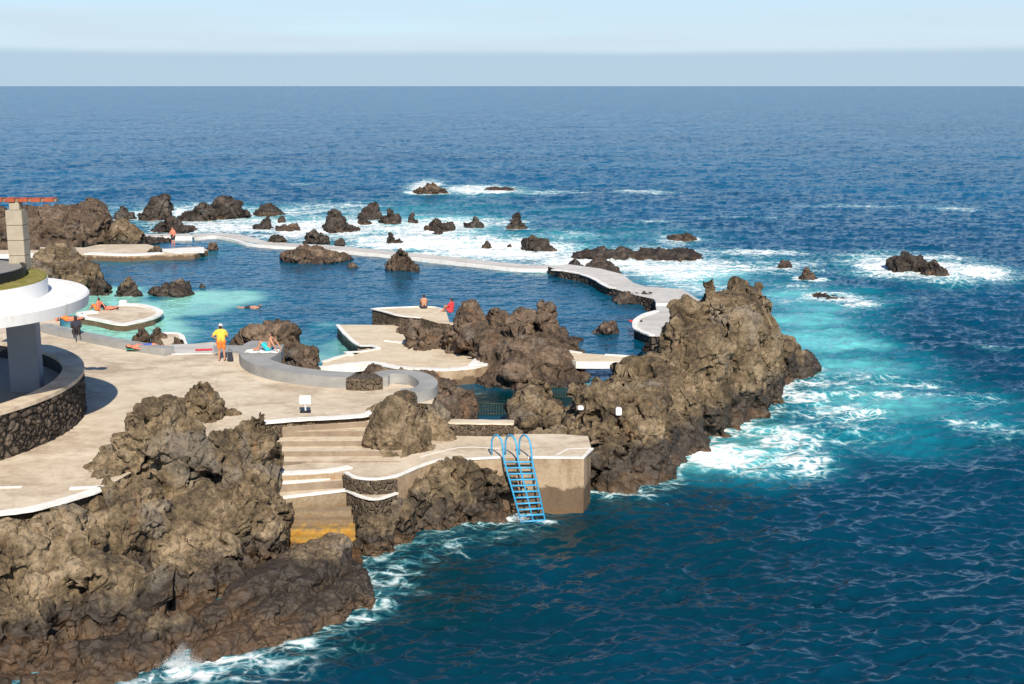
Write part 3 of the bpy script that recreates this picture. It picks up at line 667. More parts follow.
def ocean(N, L, wind, hrms, wdir, seed, lmin):
    rs = np.random.RandomState(seed); k = 2*np.pi*np.fft.fftfreq(N, L/N); kx, ky = np.meshgrid(k, k); K = np.hypot(kx, ky); K[0, 0] = 1e-6
    Lw = wind**2/9.81; ph = np.exp(-1/(K*Lw)**2)/K**3.6*np.exp(-(K*lmin)**2)
    c = (kx*wdir[0]+ky*wdir[1])/K; ph *= .05+np.abs(c)**4*np.where(c > 0, 1, .15); ph[0, 0] = 0
    H = np.sqrt(ph)*(rs.normal(size=(N, N))+1j*rs.normal(size=(N, N)))
    h = np.fft.ifft2(H); sc = hrms/h.real.std(); H *= sc
    return np.fft.ifft2(H).real, np.fft.ifft2(-1j*kx/K*H).real, np.fft.ifft2(-1j*ky/K*H).real
OC = [(ocean(512, 43., 1.5, .046, (.30, -.95), 11, .055), 43.), (ocean(512, 71., 3.2, .06, (-.25, -.96), 4, .12), 71.), (ocean(512, 233., 9., .09, (.2, -.98), 2, .8), 233.)]
def tile(g, L, x, y):
    N = g.shape[0]; i = x/L*N; j = y/L*N; i0 = np.floor(i).astype(int); j0 = np.floor(j).astype(int); fx = i-i0; fy = j-j0; a, b, c, d = i0 % N, (i0+1) % N, j0 % N, (j0+1) % N
    return g[c, a]*(1-fx)*(1-fy)+g[c, b]*fx*(1-fy)+g[d, a]*(1-fx)*fy+g[d, b]*fx*fy
def waves(x, y, amp):
    dz = 0; dx = 0; dy = 0
    for (g, L) in OC:
        a = .37; u = x*math.cos(a)+y*math.sin(a) if L > 50 else x; v = -x*math.sin(a)+y*math.cos(a) if L > 50 else y
        dz = dz+tile(g[0], L, u, v); p = tile(g[1], L, u, v); q = tile(g[2], L, u, v)
        if L > 50: p, q = p*math.cos(a)-q*math.sin(a), p*math.sin(a)+q*math.cos(a)
        dx = dx+p; dy = dy+q
    return -dx*amp*.62, -dy*amp*.62, dz*amp
rows = [4, 10, 18, 24]+[Pz(512, py, 0).y for py in np.arange(770, 92, -.75)]
rr = rows[-1]
while rr < 90000: rr *= 1.25; rows.append(rr)
rows = np.array(rows)
ang = np.concatenate([np.radians(np.linspace(-178, -26, 60)), np.radians(np.linspace(-25.9, 25.9, 1250)), np.radians(np.linspace(26, 178, 60))])
RR, AA = np.meshgrid(rows, ang, indexing='ij'); X = (RR*np.tan(np.clip(AA, -1.2, 1.2))*0+RR*np.sin(AA)).ravel(); Y = (RR*np.cos(AA)).ravel()
def attrs(o, d):
    for k, v in d.items():
        a = o.data.attributes.new(k, 'FLOAT', 'POINT'); a.data.foreach_set('value', v.astype(np.float32))
FOAM = [(800,456,38,12,.78),(820,425,90,22,.40),(700,288,50,10,.62),(655,252,80,8,.72),(900,385,70,5,.45),(860,395,30,3,.6),(90,207,70,5,.42),(205,208,60,5,.62),(330,208,60,8,.55),(235,226,100,11,.9),(330,228,90,15,1.0),(430,228,70,14,.95),(420,242,90,10,1.1),(500,250,100,13,1.15),(470,222,60,7,.8),(560,236,70,5,.45),(600,264,80,10,1.1),(190,212,90,6,.85),(300,212,60,5,.7),
        (675,270,70,13,.95),(720,262,50,6,.66),(765,262,70,5,.5),(690,283,60,7,.55),(480,190,48,5,.95),(425,187,20,7,1.0),(540,192,50,2.6,.6),(640,192,36,2.2,.68),(655,222,26,2,.5),(670,241,22,5,.7),(630,235,40,3,.4),
        (740,218,40,2.5,.42),(850,206,60,2,.5),(955,208,26,2.5,.7),(930,207,30,2,.4),(760,252,70,4,.7),(740,268,90,9,.75),(800,262,60,6,.6),(845,300,34,6,.86),(860,306,26,3,.9),(800,290,40,6,.45),(915,268,75,17,.95),(975,272,50,11,1.0),(940,258,50,8,.7),(880,262,30,6,.7),(850,258,50,4,.4),(830,265,40,8,.35),
        (722,452,58,17,.98),(785,440,50,16,.78),(835,412,60,12,.6),(705,455,26,10,.95),(770,435,40,12,.66),(815,425,60,20,.42),(800,400,50,10,.55),(880,395,50,8,.5),(810,455,34,9,.48),(770,410,26,6,.62),(815,385,16,5,.7),(850,375,40,6,.4),(960,400,60,10,.34),(985,425,50,16,.36),(1000,352,30,4,.4),(900,300,60,5,.25),
        (780,300,30,7,.4),(700,300,40,8,.3),(370,580,30,16,.6),(400,570,22,22,.55),(385,600,20,12,.45),(180,668,26,14,.85),(205,672,26,8,.7),(150,676,20,10,.7),(250,655,22,6,.45),(505,519,16,4,.8),(545,519,12,3,.5),(330,632,26,6,.3),(420,555,26,10,.38),(660,472,24,6,.42),(620,492,20,5,.35),
        (90,190,30,2,.38),(300,184,20,1.5,.45),(520,560,60,20,.10),(430,620,60,30,.08),(870,540,30,4,.12)]
TURQ = [(880,402,120,28,.85),(965,418,70,20,.6),(740,455,90,26,.9),(470,246,140,18,1.0),(300,220,110,12,.9),(800,322,70,14,1.25),(850,345,60,16,1.05),(235,215,170,12,.8),(420,228,120,30,.9),(560,245,100,20,.8),(700,275,90,25,1.0),(790,300,80,36,.95),(820,338,70,30,1.1),(850,365,100,30,.95),(880,425,120,40,.55),(770,440,90,34,.75),(950,400,110,34,.45),(700,460,50,22,.8),(1000,420,60,40,.3),(920,270,95,18,.7),(480,192,70,7,.6),
        (750,262,70,14,.6),(845,298,60,14,.7),(560,212,60,12,.35),(650,235,90,12,.5),(200,662,40,20,.5),(620,500,60,20,.2),(380,590,40,30,.3)]
KELP = [(560,530,120,24,.8),(440,590,90,60,.85),(330,640,90,30,.9),(620,500,70,20,.5),(680,560,160,90,.35),(480,640,160,60,.45),(500,525,60,14,.9)]
def land(x, y):
    """1 inside the pool area, where the open sea does not reach"""
    a = np.zeros_like(x)
    for cx, cy, r in ((-22, 72, 30), (-10, 66, 12), (3, 84, 14), (-6, 96, 24), (-20, 44, 12)): a = np.maximum(a, np.clip(1.3-np.hypot(x-cx, y-cy)/r, 0, 1))
    return a
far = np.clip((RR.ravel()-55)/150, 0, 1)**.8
foam = ell(X, Y, FOAM); tq = ell(X, Y, TURQ); kp = ell(X, Y, KELP)
ring = samp(Gn, X, Y); ring2 = samp(Gm, X, Y)
foam = np.maximum(foam, np.maximum(ring*(.52+.3*far), ring2*(.26+.2*far))); tq = np.maximum(tq, ring2*(.2+.4*far))
amp = (1-.9*np.clip(land(X, Y)*2, 0, 1))*np.clip((RR.ravel()-10)/8, 0, 1)*np.where(np.abs(AA.ravel()) > R(25.95), 0, 1)
amp = amp*(1-.35*np.clip(ring2, 0, 1)); dx, dy, dz = waves(X, Y, amp)
lump = perlin(np.stack([X*.9, Y*1.3, X*0], 1))*.5+perlin(np.stack([X*2.4, Y*3, X*0+5], 1))*.3
dz = dz+np.clip(foam-.35, 0, 1)*lump*.35*(RR.ravel() < 400)
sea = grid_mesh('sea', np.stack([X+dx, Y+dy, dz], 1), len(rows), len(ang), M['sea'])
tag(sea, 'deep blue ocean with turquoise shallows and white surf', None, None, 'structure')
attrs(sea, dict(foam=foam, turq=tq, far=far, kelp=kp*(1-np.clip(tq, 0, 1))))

# ================================================================== POOL WATER
px0, px1, py0, py1 = -62., 22., 50., 132.
xs = np.arange(px0, px1, .14); ys = np.arange(py0, py1, .17); XX, YY = np.meshgrid(xs, ys)
poly = [(-140,275),(70,245),(120,236),(215,237),(240,241),(262,245),(400,256),(520,271),(560,270),(606,279),(616,290),(640,305),(652,318),(648,336),(640,352),(614,372),(597,392),(575,412),(470,424),(430,420),(300,392),(60,375),(-140,400)]
PW = [Pz(a, b, .5) for a, b in poly]
def inside(x, y, P_):
    r = np.zeros(x.shape, bool); n = len(P_)
    for i in range(n):
        a, b = P_[i], P_[(i+1) % n]; c = ((a.y > y) != (b.y > y)) & (x < (b.x-a.x)*(y-a.y)/((b.y-a.y)+1e-9)+a.x); r ^= c
    return r
IN = inside(XX, YY, PW)
V = np.stack([XX.ravel(), YY.ravel(), 0*XX.ravel()], 1)
dx, dy, dz = waves(V[:, 0]*1.9+11, V[:, 1]*1.9+7, .16); V[:, 2] = .5+dz; V[:, 0] += dx*.5; V[:, 1] += dy*.5
nr_, nc_ = XX.shape; i = (np.arange(nr_-1)[:, None]*nc_+np.arange(nc_-1)[None, :]); keep = IN[:-1, :-1]; i = i[keep]
Q = np.stack([i, i+1, i+nc_+1, i+nc_], -1); used = np.unique(Q); remap = -np.ones(len(V), int); remap[used] = np.arange(len(used))
pool = mesh_obj('pool_water', [], [], M['pool']); m = pool.data; V = V[used]; Q = remap[Q]
m.vertices.add(len(V)); m.vertices.foreach_set('co', V.astype(np.float32).ravel()); m.loops.add(Q.size); m.loops.foreach_set('vertex_index', Q.astype(np.int32).ravel())
m.polygons.add(len(Q)); m.polygons.foreach_set('loop_start', np.arange(0, Q.size, 4, dtype=np.int32)); m.update(calc_edges=True); m.polygons.foreach_set('use_smooth', np.ones(len(Q), bool))
def ellz(x, y, L, z=.5):
    a = np.zeros_like(x)
    for (cx, cy, rx, ry, st) in L:
        c = Pz(cx, cy, z); ex = rx*MPX(c.y); ey = abs(Pz(cx, cy-ry, z).y-Pz(cx, cy+ry, z).y)/2
        a = np.maximum(a, st*np.exp(-((((x-c.x)/ex)**2+((y-c.y)/ey)**2)**2)*.8))
    return a
ptq = ellz(V[:, 0], V[:, 1], [(200,302,66,14,1.35),(238,296,40,7,1.2),(130,315,60,20,1.5),(90,300,60,16,1.8),(110,340,90,26,1.7),(330,352,26,16,1.15),(305,335,40,10,.55),(325,327,20,6,1.1),(220,326,60,10,.6),(245,243,40,4,.75),(130,262,50,4,.7),(200,255,40,4,.6),(560,272,70,4,.75),(430,262,60,2.5,.4),(300,345,30,12,.8),(595,395,20,3,.0),(250,333,25,6,.55)])
pkp = ellz(V[:, 0], V[:, 1], [(520,402,110,14,1.0),(345,375,26,5,.3)])
pfm = ellz(V[:, 0], V[:, 1], [(595,384,14,4,.35),(470,392,20,3,.25)])
attrs(pool, dict(foam=pfm, turq=ptq*(.8+.3*perlin(V*.4)), far=np.full(len(V), .0), kelp=pkp))
tag(pool, 'calm clear water of the bathing pools', None, None, 'structure')
#%%PART3
# ================================================================== TERRACES (structure)
def S(o): o['kind'] = 'structure'; return o
prom = S(slab('promenade', [(-260,560),(0,513),(45,506),(104,488),(150,462),(200,440),(258,424),(300,420),(366,416),(376,410),(400,402),(432,404),(436,394),(425,386),(345,380),(275,368),(243,356),(250,350),(212,342),(168,346),(120,340),(60,326),(60,312),(-20,296),(-300,296)], 3.2, -1.5, [M['deck'], M['masonry_m']]))
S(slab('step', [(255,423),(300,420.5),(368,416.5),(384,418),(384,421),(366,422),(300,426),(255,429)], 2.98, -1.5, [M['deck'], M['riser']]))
for i in range(4):
    z = 2.775-.21*i; y0 = 49.0-.66*i
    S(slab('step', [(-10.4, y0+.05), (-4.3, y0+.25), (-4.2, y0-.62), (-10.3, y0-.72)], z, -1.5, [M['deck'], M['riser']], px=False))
low = S(slab('ladder_terrace', [(250,470),(300,464),(330,458),(385,454),(385,440),(400,430),(440,434),(560,434),(588,436),(591,447),(584,458.5),(534,458.2),(500,458),(440,461),(418,468),(398,477),(375,480),(352,478),(345,473),(250,478)], 2.1, -1.5, [M['deck'], M['side']]))
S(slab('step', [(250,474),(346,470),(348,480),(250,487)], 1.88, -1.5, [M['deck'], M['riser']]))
S(slab('step', [(250,480),(345,474),(346,491),(300,497),(250,503)], 1.6, -1.5, [M['deck'], M['yellow']]))
sb = S(slab('step', [(346,476),(380,478),(397,476),(397,494),(378,500),(362,498),(346,491)], 1.6, -1.5, [M['deck'], M['masonry_m']]))
for i in range(7):
    z = 1.22-.2*i; yy = 43.75-.33*i; x1 = -5.75+.10*i
    S(slab('water_stair', [(-9.6+.62*i, yy), (x1, yy+.1), (x1+.05, yy-.42), (-9.55+.62*i, yy-.52)], z, -1.6, [M['yellow'], M['yellow']], px=False))
ribbon('stone_facing', [Pz(x, y, 2.1)[:2] for x, y in ((344,474),(352,479),(375,481),(397,478.5))], 1.6, .14, M['masonry_m'], low, .47, px=False)
# pools' terraces
isl = S(slab('island_terrace', [(337,324.6),(345,334),(358,345.3),(371,346),(379,348.5),(362,352),(352,356),(372,357),(366,364),(380,366),(400,369.5),(444,371.5),(475,369),(490,365),(520,350),(520,325),(440,322),(396,325)], 1.3, -1.5, [M['deck_pale'], M['side']]))
S(slab('island_bridge', [(323,362),(338,357),(352,354),(374,356),(370,364),(321,369.5)], 1.302, .95, [M['deck_pale'], M['white']]))
S(slab('upper_platform', [(372,309),(400,307.5),(432,307),(446,311),(450,324),(438,323),(421,318),(400,316),(385,312)], 2.0, -1.5, [M['deck_pale'], M['masonry_m']]))
S(slab('bathing_platform', [(40,247),(84,247.5),(100,244.5),(147,244),(164,249),(180,247.6),(200,246.5),(208,250),(194.5,254),(176,254.5),(150,255.4),(123,256.4),(82,254.7),(40,254)], 1.0, -1.5, [M['deck'], M['side']]))
S(slab('bathing_platform', [(78,313.5),(95,311.8),(108,307.5),(121.5,304.6),(136,304.6),(150,307.3),(161,313.4),(154,319.4),(140,323),(124.5,326),(114,325),(98,321.5),(80,318.5)], .85, -1.5, [M['deck'], M['side']], smooth=0))
S(slab('bathing_platform', [(158,333.5),(172,333),(182,335.5),(186,348),(168,352)], 1.85, -1.5, [M['deck'], M['side']]))
rp = S(slab('walkway', [(548,266.5),(567,264),(600,268.5),(622,274),(634,283),(645,286.5),(682,289),(700,300),(700,337),(652,336.5),(643,333),(634,328),(637,320),(645,315.2),(657,312),(654,299),(635,295),(613,288.5),(607,287),(594,279.5),(580,274.5),(560,270.8)], 1.1, -1.5, [M['walk_white'], M['masonry']]))
S(slab('footbridge', [(561,350),(581,353),(610,355),(636,357),(618,361.5),(600,361.7),(576,361.5),(563,357)], 1.6, 1.22, [M['deck_pale'], M['white']]))
S(slab('bathing_platform', [(170,344.5),(213,343),(214,352.5),(172,354)], 3.204, 3.0, [M['walk_white'], M['white']]))
S(slab('bathing_platform', [(-20,250),(20,250),(78,249.5),(78,252.5),(-20,255)], .9, -1.5, [M['deck'], M['white']]))
S(slab('bathing_platform', [(86,229),(107,229.5),(112,234),(94,235)], 1.5, 0, [M['walk_white'], M['side']]))
S(slab('bathing_platform', [(142,234),(190,233.8),(192,236.4),(144,236.6)], .9, -1, [M['walk_white'], M['white']]))
# far pool wall: white rim with a wide wave-washed shelf outside it
FW = [(196,239),(214,237.2),(232,240),(248,244.5),(275,247.2),(320,250),(400,257.4),(470,265),(520,270),(552,270.6)]
fw = S(ribbon('pool_wall', FW, .64, .45, M['white'], None, hgt=0.12, side=0)); 
for v in fw.data.vertices:
    if v.co.z < .7: v.co.z = -1.5
S(ribbon('pool_wall_shelf', [(x, y-1.0) for x, y in FW], .34, 2.0, M['walk_white'], None, hgt=.12, side=1))
# painted white edges (children of the terraces)
def edge(pts, z, wd, par, hgt=.05, n=4, side=0, mat='white'): return ribbon('painted_edge', pts, z, wd, M[mat], par, hgt, n=n, side=side)
edge([(248,424),(268,422.5),(300,419.8),(340,417.8),(366,415.5),(374,411)], 3.2, .42, prom)
edge([(-60,525),(0,514),(30,510),(70,499.5),(104,488.5)], 3.2, .42, prom); edge([(70,489),(104,487.5)], 3.2, .16, prom)
edge([(-20,488),(22,487)], 3.2, .22, prom, .006)
edge([(250,474.5),(320,472),(350,467.5)], 2.1, .35, low); edge([(250,484.5),(300,481.5),(345,476.5)], 1.88, .3, low)
edge([(250,502),(300,496),(330,492.5),(346,490.5)], 1.6, .2, low); edge([(346,490.5),(362,497.5),(378,499.5),(397,493.5)], 1.6, .14, sb)
edge([(346,473),(356,478),(375,479.5),(397,476.2),(418,467.5),(440,460.5),(470,459.3),(500,457.6)], 2.1, .15, low)
edge([(528,457.8),(560,458),(583,458.2),(592,449)], 2.1, .13, low, n=1); edge([(420,457),(460,447.5),(500,448.5)], 2.1, .07, low, .006); edge([(556,455),(568,449),(590,448)], 2.1, .08, low, .006, n=1)
edge([(337.5,325),(345,334),(358,345),(371,346),(379,348.5)], 1.3, .26, isl); edge([(379,349),(362,352),(345,352.5),(352,356)], 1.3, .2, isl, n=1)
edge([(321,369),(345,366.5),(369,364),(384,366.8),(400,369.2),(444,371),(475,368.6),(490,364.5)], 1.304, .5, isl, .06, side=1)
edge([(324,362),(340,357),(352,354)], 1.304, .3, isl); edge([(385,341),(405,343),(420,340),(425,334)], 1.3, .2, isl); edge([(478,366),(486,358),(496,350)], 1.3, 1.0, isl, .1)
edge([(372,309),(385,312),(400,316),(421,318)], 2.0, .2, isl); edge([(372,309),(400,307.6),(432,307.2),(446,311)], 2.0, .16, isl)
edge([(84,254.3),(103,255.2),(123,256),(150,255),(164,253.6)], 1.0, 1.1, rp, .08, side=1); edge([(166,252),(180,250.8),(204,250)], 1.0, 4.0, rp, .02, n=2)
edge([(79,315),(86,318.5),(98,320.5),(114,324),(124.5,325),(140,322),(153,318.4),(160,313.2),(150,308),(136,305.3),(121.5,305.3)], .85, .5, rp, .1); edge([(79,314.5),(95,312.3)], .85, .9, rp, .1)
edge([(159,334),(172,333.4),(181,336),(185,347)], 1.85, .3, rp, .06)
edge([(552,270),(566,271.2),(580,274),(594,279),(607,286.6),(614,288.4)], 1.1, .4, rp, .05); edge([(657,311.5),(645,315.2),(637,320),(635,328),(643,332.6),(652,336)], 1.1, .35, rp, .08)
S(slab('step', [(655,299),(681,298),(681,303),(656,303.5)], 1.25, 0, [M['walk_white'], M['white']]))
edge([(561,350.2),(581,353.2)], 1.6, .3, rp, .04); edge([(605,355),(617,355.6),(636,357)], 1.6, .25, rp, .04)
edge([(212,353.5),(190,354),(172,354.5)], 3.2, .12, prom, .03)

# ================================================================== WALLS
def wall_(name, label, pts, z, wd, hgt, mat, **k):
    o = ribbon(name, pts, z, wd, mat, None, hgt, **k); return tag(o, label, 'wall')
wall_('low_wall', 'smooth grey curved seat wall sweeping along the pool side of the promenade, under the sunbather with turquoise shorts', [(262,351),(255,354.5),(250.5,361),(256,369),(273,376),(297,381),(325,384.5),(352,386)], 3.2, 1.05, .5, M['grey'])
wall_('stone_wall', 'short wall of round dark stones in pale mortar between two stretches of grey wall', [(351,387.5),(365,388.2),(379,387)], 3.2, 1.0, .52, M['masonry_m'], n=3)
wall_('low_wall', 'grey hook-shaped wall end curling round a sunken basin behind the dome of lava', [(379,387),(383,383),(400,381.5),(418,384),(428,391),(426,397),(414,401),(400,401)], 3.2, .8, .45, M['grey'])
wall_('low_wall', 'long low grey wall between the promenade and the paddling pool, beneath the roof edge', [(46,331),(60,335),(89,341),(119,347),(148,352),(170,355)], 3.2, .6, .36, M['grey'])
wall_('stone_wall', 'low straight wall of dark stones with a tan top at the back of the ladder terrace', [(449,434),(480,434.6),(514,435)], 2.1, .5, .5, M['masonry_m'], n=3)
slab('wall_top', [(244,347),(284,344.5),(281,352),(268,360),(255,361.5),(247,356)], 3.698, 3.21, [M['grey'], M['grey']], bpy.data.objects['low_wall'])
bx = ribbon('coping', [Pz(x, y, 2.1)[:2] for x, y in ((449,434),(480,434.6),(514,435))], 2.6, .56, M['deck'], bpy.data.objects['stone_wall.001'], .06, px=False, n=3)

# round dry-stone wall with real stones in relief
cx, cy, rr0 = -26.3, 47.3, 9.5
rw = empty('stone_wall', (cx, cy, 3.2)); tag(rw, 'big round wall of dark lava stones under the white roof, at the left edge', 'wall')
th = np.linspace(-math.pi, math.pi, 1300); zz = np.linspace(0, 1.62, 46); TT, ZZ = np.meshgrid(th, zz, indexing='ij')
pp = np.stack([TT.ravel()*rr0*2.9, ZZ.ravel()*3.6, 0*TT.ravel()], 1); pp += .3*np.stack([perlin(pp*.6), perlin(pp*.6+9), 0*pp[:, 0]], 1)
f1, f2, idv = voro(pp); rel = np.clip((f2-f1)/.35, 0, 1)**.5*.10+idv*.05+.02*perlin(pp*3)
r_ = rr0+rel-.06; Vw = np.stack([r_*np.cos(TT.ravel()), r_*np.sin(TT.ravel()), ZZ.ravel()], 1)
o = grid_mesh('stone_face', Vw, len(th), len(zz), M['masonry'], False); o.parent = rw
lathe('coping', (0, 0), [(rr0-.75, 1.60), (rr0+.08, 1.60), (rr0+.08, 1.75), (rr0-.75, 1.75)], M['deck'], rw, 160)
lathe('inner_face', (0, 0), [(rr0-.7, 0), (rr0-.6, 0), (rr0-.6, 1.6), (rr0-.7, 1.6)], M['black'], rw, 160)
lathe('floor', (0, 0), [(0.01, 1.05), (rr0-.65, 1.05), (rr0-.65, .95), (.01, .95)], M['asphalt'], rw, 96)

# ================================================================== ROUND TERRACE BUILDING
bd = empty('building', (-20.68, 45.1, 3.2)); tag(bd, 'tiered round white roof terrace with planted rim and pale column, at the left edge', 'building')
def L3(z): return z-3.2
lathe('roof', (0, 0), [(.01, L3(8.12)), (5.0, L3(8.12)), (5.27, L3(8.16)), (5.33, L3(8.55)), (5.27, L3(8.62)), (.01, L3(8.62))], M['white_clean'], bd, 200)
lathe('drum', (0, 0), [(.01, L3(8.6)), (3.9, L3(8.6)), (3.92, L3(9.18)), (.01, L3(9.18))], M['white_clean'], bd, 160)
g = lathe('planted_rim', (0, 0), [(3.0, L3(9.16)), (3.9, L3(9.16)), (3.9, L3(9.22)), (3.6, L3(9.30)), (3.3, L3(9.27)), (3.0, L3(9.25))], M['grass'], bd, 200)
gv = getV(g.data); gv[:, 2] += .05*perlin(gv*6)+.03*perlin(gv*15); setV(g.data, gv)
lathe('railing', (0, 0), [(3.05, L3(9.2)), (3.15, L3(9.2)), (3.2, L3(9.62)), (3.1, L3(9.62))], M['black'], bd, 160)
lathe('terrace_floor', (0, 0), [(.01, L3(9.2)), (3.06, L3(9.2)), (3.06, L3(9.58)), (.01, L3(9.58))], M['asphalt'], bd, 128)
c = Pd(20.5, 266, 47.2); cw = .60
lb = empty('column_base', (0, 0, 0)); bpy.data.objects.remove(lb)
colo = None; zb = L3(9.3); X0, Y0 = c.x+20.68, c.y-45.1
for i in range(4):
    hh = .56; o = box('column_block', (X0, Y0, zb+hh/2), (cw, cw, hh-.012), M['pale_block'], bd, bev=.012); zb += hh
box('column_head', (X0, Y0, zb+.14), (cw*.62, cw*.62, .28), M['pale_block'], bd)
zb += .28
for i in range(9): box('beam', (X0+1.28-.47*i, Y0, zb+.08), (.36, .5, .14), M['orange'], bd, bev=.01)
box('beam', (X0-.5, Y0, zb+.06), (4.1, .3, .1), M['joint'], bd)
cc = Pd(24, 340, 49.0); box('column', (cc.x+20.68, cc.y-45.1, 3.0), (1.15, .5, 3.9), M['shade_col'], bd, rz=.0)
# pavilion fragment behind the column
box('low_parapet', (-3.1, 5.6, L3(9.0)), (3.4, .25, .5), M['white_clean'], bd, rz=.1)

# ================================================================== BLUE LADDER
ld = empty('ladder', Pz(517, 457, 2.1)); tag(ld, 'bright blue three-railed steel ladder with hooped handrails going down into the sea', 'ladder')
t3 = [Pz(504, 459, 2.1), Pz(518, 459, 2.1), Pz(532, 459, 2.1)]; b3 = [Pz(522, 524, -.2), Pz(534, 523, -.2), Pz(545.5, 522, -.2)]
LO = ld.location
for k in range(3):
    T, B = t3[k]+Vector((0, -.14, 0)), b3[k]+Vector((0, -.12, 0)); path = [B, T+Vector((0, -.02, .0))]
    T1 = T+Vector((-.02, 0, .25)); ang0 = [T1]
    # hoop: up, over and back down to the deck behind
    for a in np.linspace(0, math.pi, 12): path.append(T+Vector((-.24+.22*math.cos(a)+(-.02), .34-.34*math.cos(a), .42+.46*math.sin(a))))
    path.append(T+Vector((-.48, .70, .0)))
    tube('handrail', [[p-LO for p in path]], .036, M['blue'], ld)
for i in range(11):
    f = .03+i*.092; A = t3[0].lerp(b3[0], f)+Vector((0, -.14, 0)); C = t3[2].lerp(b3[2], f)+Vector((0, -.14, 0)); Bm = t3[1].lerp(b3[1], f)+Vector((0, -.14, 0))
    tube('rung', [[A-LO, Bm-LO, C-LO]], .034, M['blue'], ld)
for f in (.3, .75):
    for k in (0, 2):
        A = t3[k].lerp(b3[k], f)+Vector((0, -.14, 0)); tube('bracket', [[A-LO, A-LO+Vector((0, .5, 0))]], .02, M['blue'], ld)

# ================================================================== SMALL THINGS
sg = empty('sign', Pz(305.5, 412.5, 3.2)); tag(sg, 'small blank white panel on a black foot standing on the promenade', 'sign')
box('panel', (0, 0, .52), (.44, .05, .34), M['white_clean'], sg, rx=R(-8)); box('foot', (0, 0, .04), (.42, .22, .08), M['black'], sg); box('post', (0, .03, .22), (.05, .04, .36), M['white_clean'], sg)
bpy.context.view_layer.update()
def hit(px, py, names=('lava_outcrop', 'headland', 'lava_boulder')):
    d = ray(px, py); best = None; dg = bpy.context.evaluated_depsgraph_get()
    for o in COL.objects:
        if o.type == 'MESH' and o.name.split('.')[0] in names:
            ok, p, n, _ = o.ray_cast(Vector((0, 0, CZ)), d.normalized(), depsgraph=dg)
            if ok and (best is None or p.y < best.y): best = p.copy()
    return best
def lampbox(px, py, lb, wpx, hpx):
    p = hit(px, py) or Pd(px, py, 52); k = MPX(p.y)
    e = empty('lamp_box', p+Vector((0, -.05, -.5*hpx*k))); tag(e, lb, 'lamp', 'white lamp boxes on the headland rock')
    box('housing', (0, 0, hpx*k/2), (wpx*k, .25, hpx*k), M['white_clean'], e, bev=.03); box('bracket', (0, .2, .02), (.08, .5, .08), M['joint'], e)
lampbox(580.5, 407.5, 'small white wedge-shaped lamp box on the rocks nearer the green pool', 6, 4); lampbox(618.5, 411, 'taller white lamp box fixed to the face of the headland', 6, 8)
S(slab('pool_edge_slab', [(213,345),(244,345.5),(246,353),(214,352.5)], 3.22, 3.0, [M['grey'], M['grey']]))
wb = empty('stone_block', Pz(123.5, 305.2, .85)); tag(wb, 'small white block at the back edge of the round bathing platform', 'block')
box('block', (0, 0, .17), (.5, .35, .34), M['white_clean'], wb, bev=.03); box('plinth', (0, 0, .02), (.6, .45, .05), M['white'], wb)
def grate(x0, x1, base, z, hh, lb):
    a, b = Pz(x0, base, z), Pz(x1, base, z); e = empty('sluice_grate', a); tag(e, lb, 'grate', 'sluice grates of the green pool'); n = int((b-a).length/.13)
    tube('frame', [[Vector((0, 0, .05)), b-a+Vector((0, 0, .05))], [Vector((0, 0, hh-.04)), b-a+Vector((0, 0, hh-.04))]], .03, M['teal_grate'], e)
    for i in range(n+1): p = (b-a)*(i/n); box('bar', (p.x, p.y, hh/2), (.06, .04, hh), M['teal_grate'], e, bev=.004)
grate(477, 505, 415, .5, .6, 'dark upright-barred grate in the green pool, right of the dark lava lump'); grate(552, 587, 398, .5, .55, 'dark upright-barred grate in the green pool, beside the headland')
def towel(px, py, z, w_, l_, mat, lb, rz=0):
    p = Pz(px, py, z); m = []; nxx, nyy = 10, 16; V = []
    for i in range(nxx):
        for j in range(nyy):
            x, y = (i/(nxx-1)-.5)*w_, (j/(nyy-1)-.5)*l_; V.append((x+.02*math.sin(j*1.3), y+.02*math.sin(i*1.9), .02+.012*math.sin(i*2.1+j)+.01*math.sin(j*1.7)))
    o = grid_mesh('towel', np.array(V), nxx, nyy, M[mat]); o.location = p; o.rotation_euler.z = rz
    md = o.modifiers.new('t', 'SOLIDIFY'); md.thickness = .02
    return tag(o, lb, 'towel')

# ================================================================== PEOPLE
ICO2V, ICO2F = ico(2)
def caps(chains, vox, inflate=0, smooth=2):
    Vs, Fs, n = [], [], 0
    for (a, ra, b, rb) in chains:
        a, b = np.array(a, float), np.array(b, float); L = np.linalg.norm(b-a); st = max(1, int(L/(min(ra, rb)*.35))+1)
        for i in range(st+1):
            t = i/st; c = a+(b-a)*t; r = ra+(rb-ra)*t+inflate; Vs.append(ICO2V*r+c); Fs.append(ICO2F+n); n += len(ICO2V)
    m = remesh(np.concatenate(Vs), np.concatenate(Fs), vox)
    bm = bmesh.new(); bm.from_mesh(m)
    for _ in range(smooth): bmesh.ops.smooth_vert(bm, verts=bm.verts, factor=.5, use_axis_x=True, use_axis_y=True, use_axis_z=True)
    bm.to_mesh(m); bm.free(); m.polygons.foreach_set('use_smooth', np.ones(len(m.polygons), bool)); return m
def link(name, m, mat, par):
    m.name = name; m.materials.clear(); m.materials.append(M[mat]); o = bpy.data.objects.new(name, m); COL.objects.link(o); o.parent = par; return o
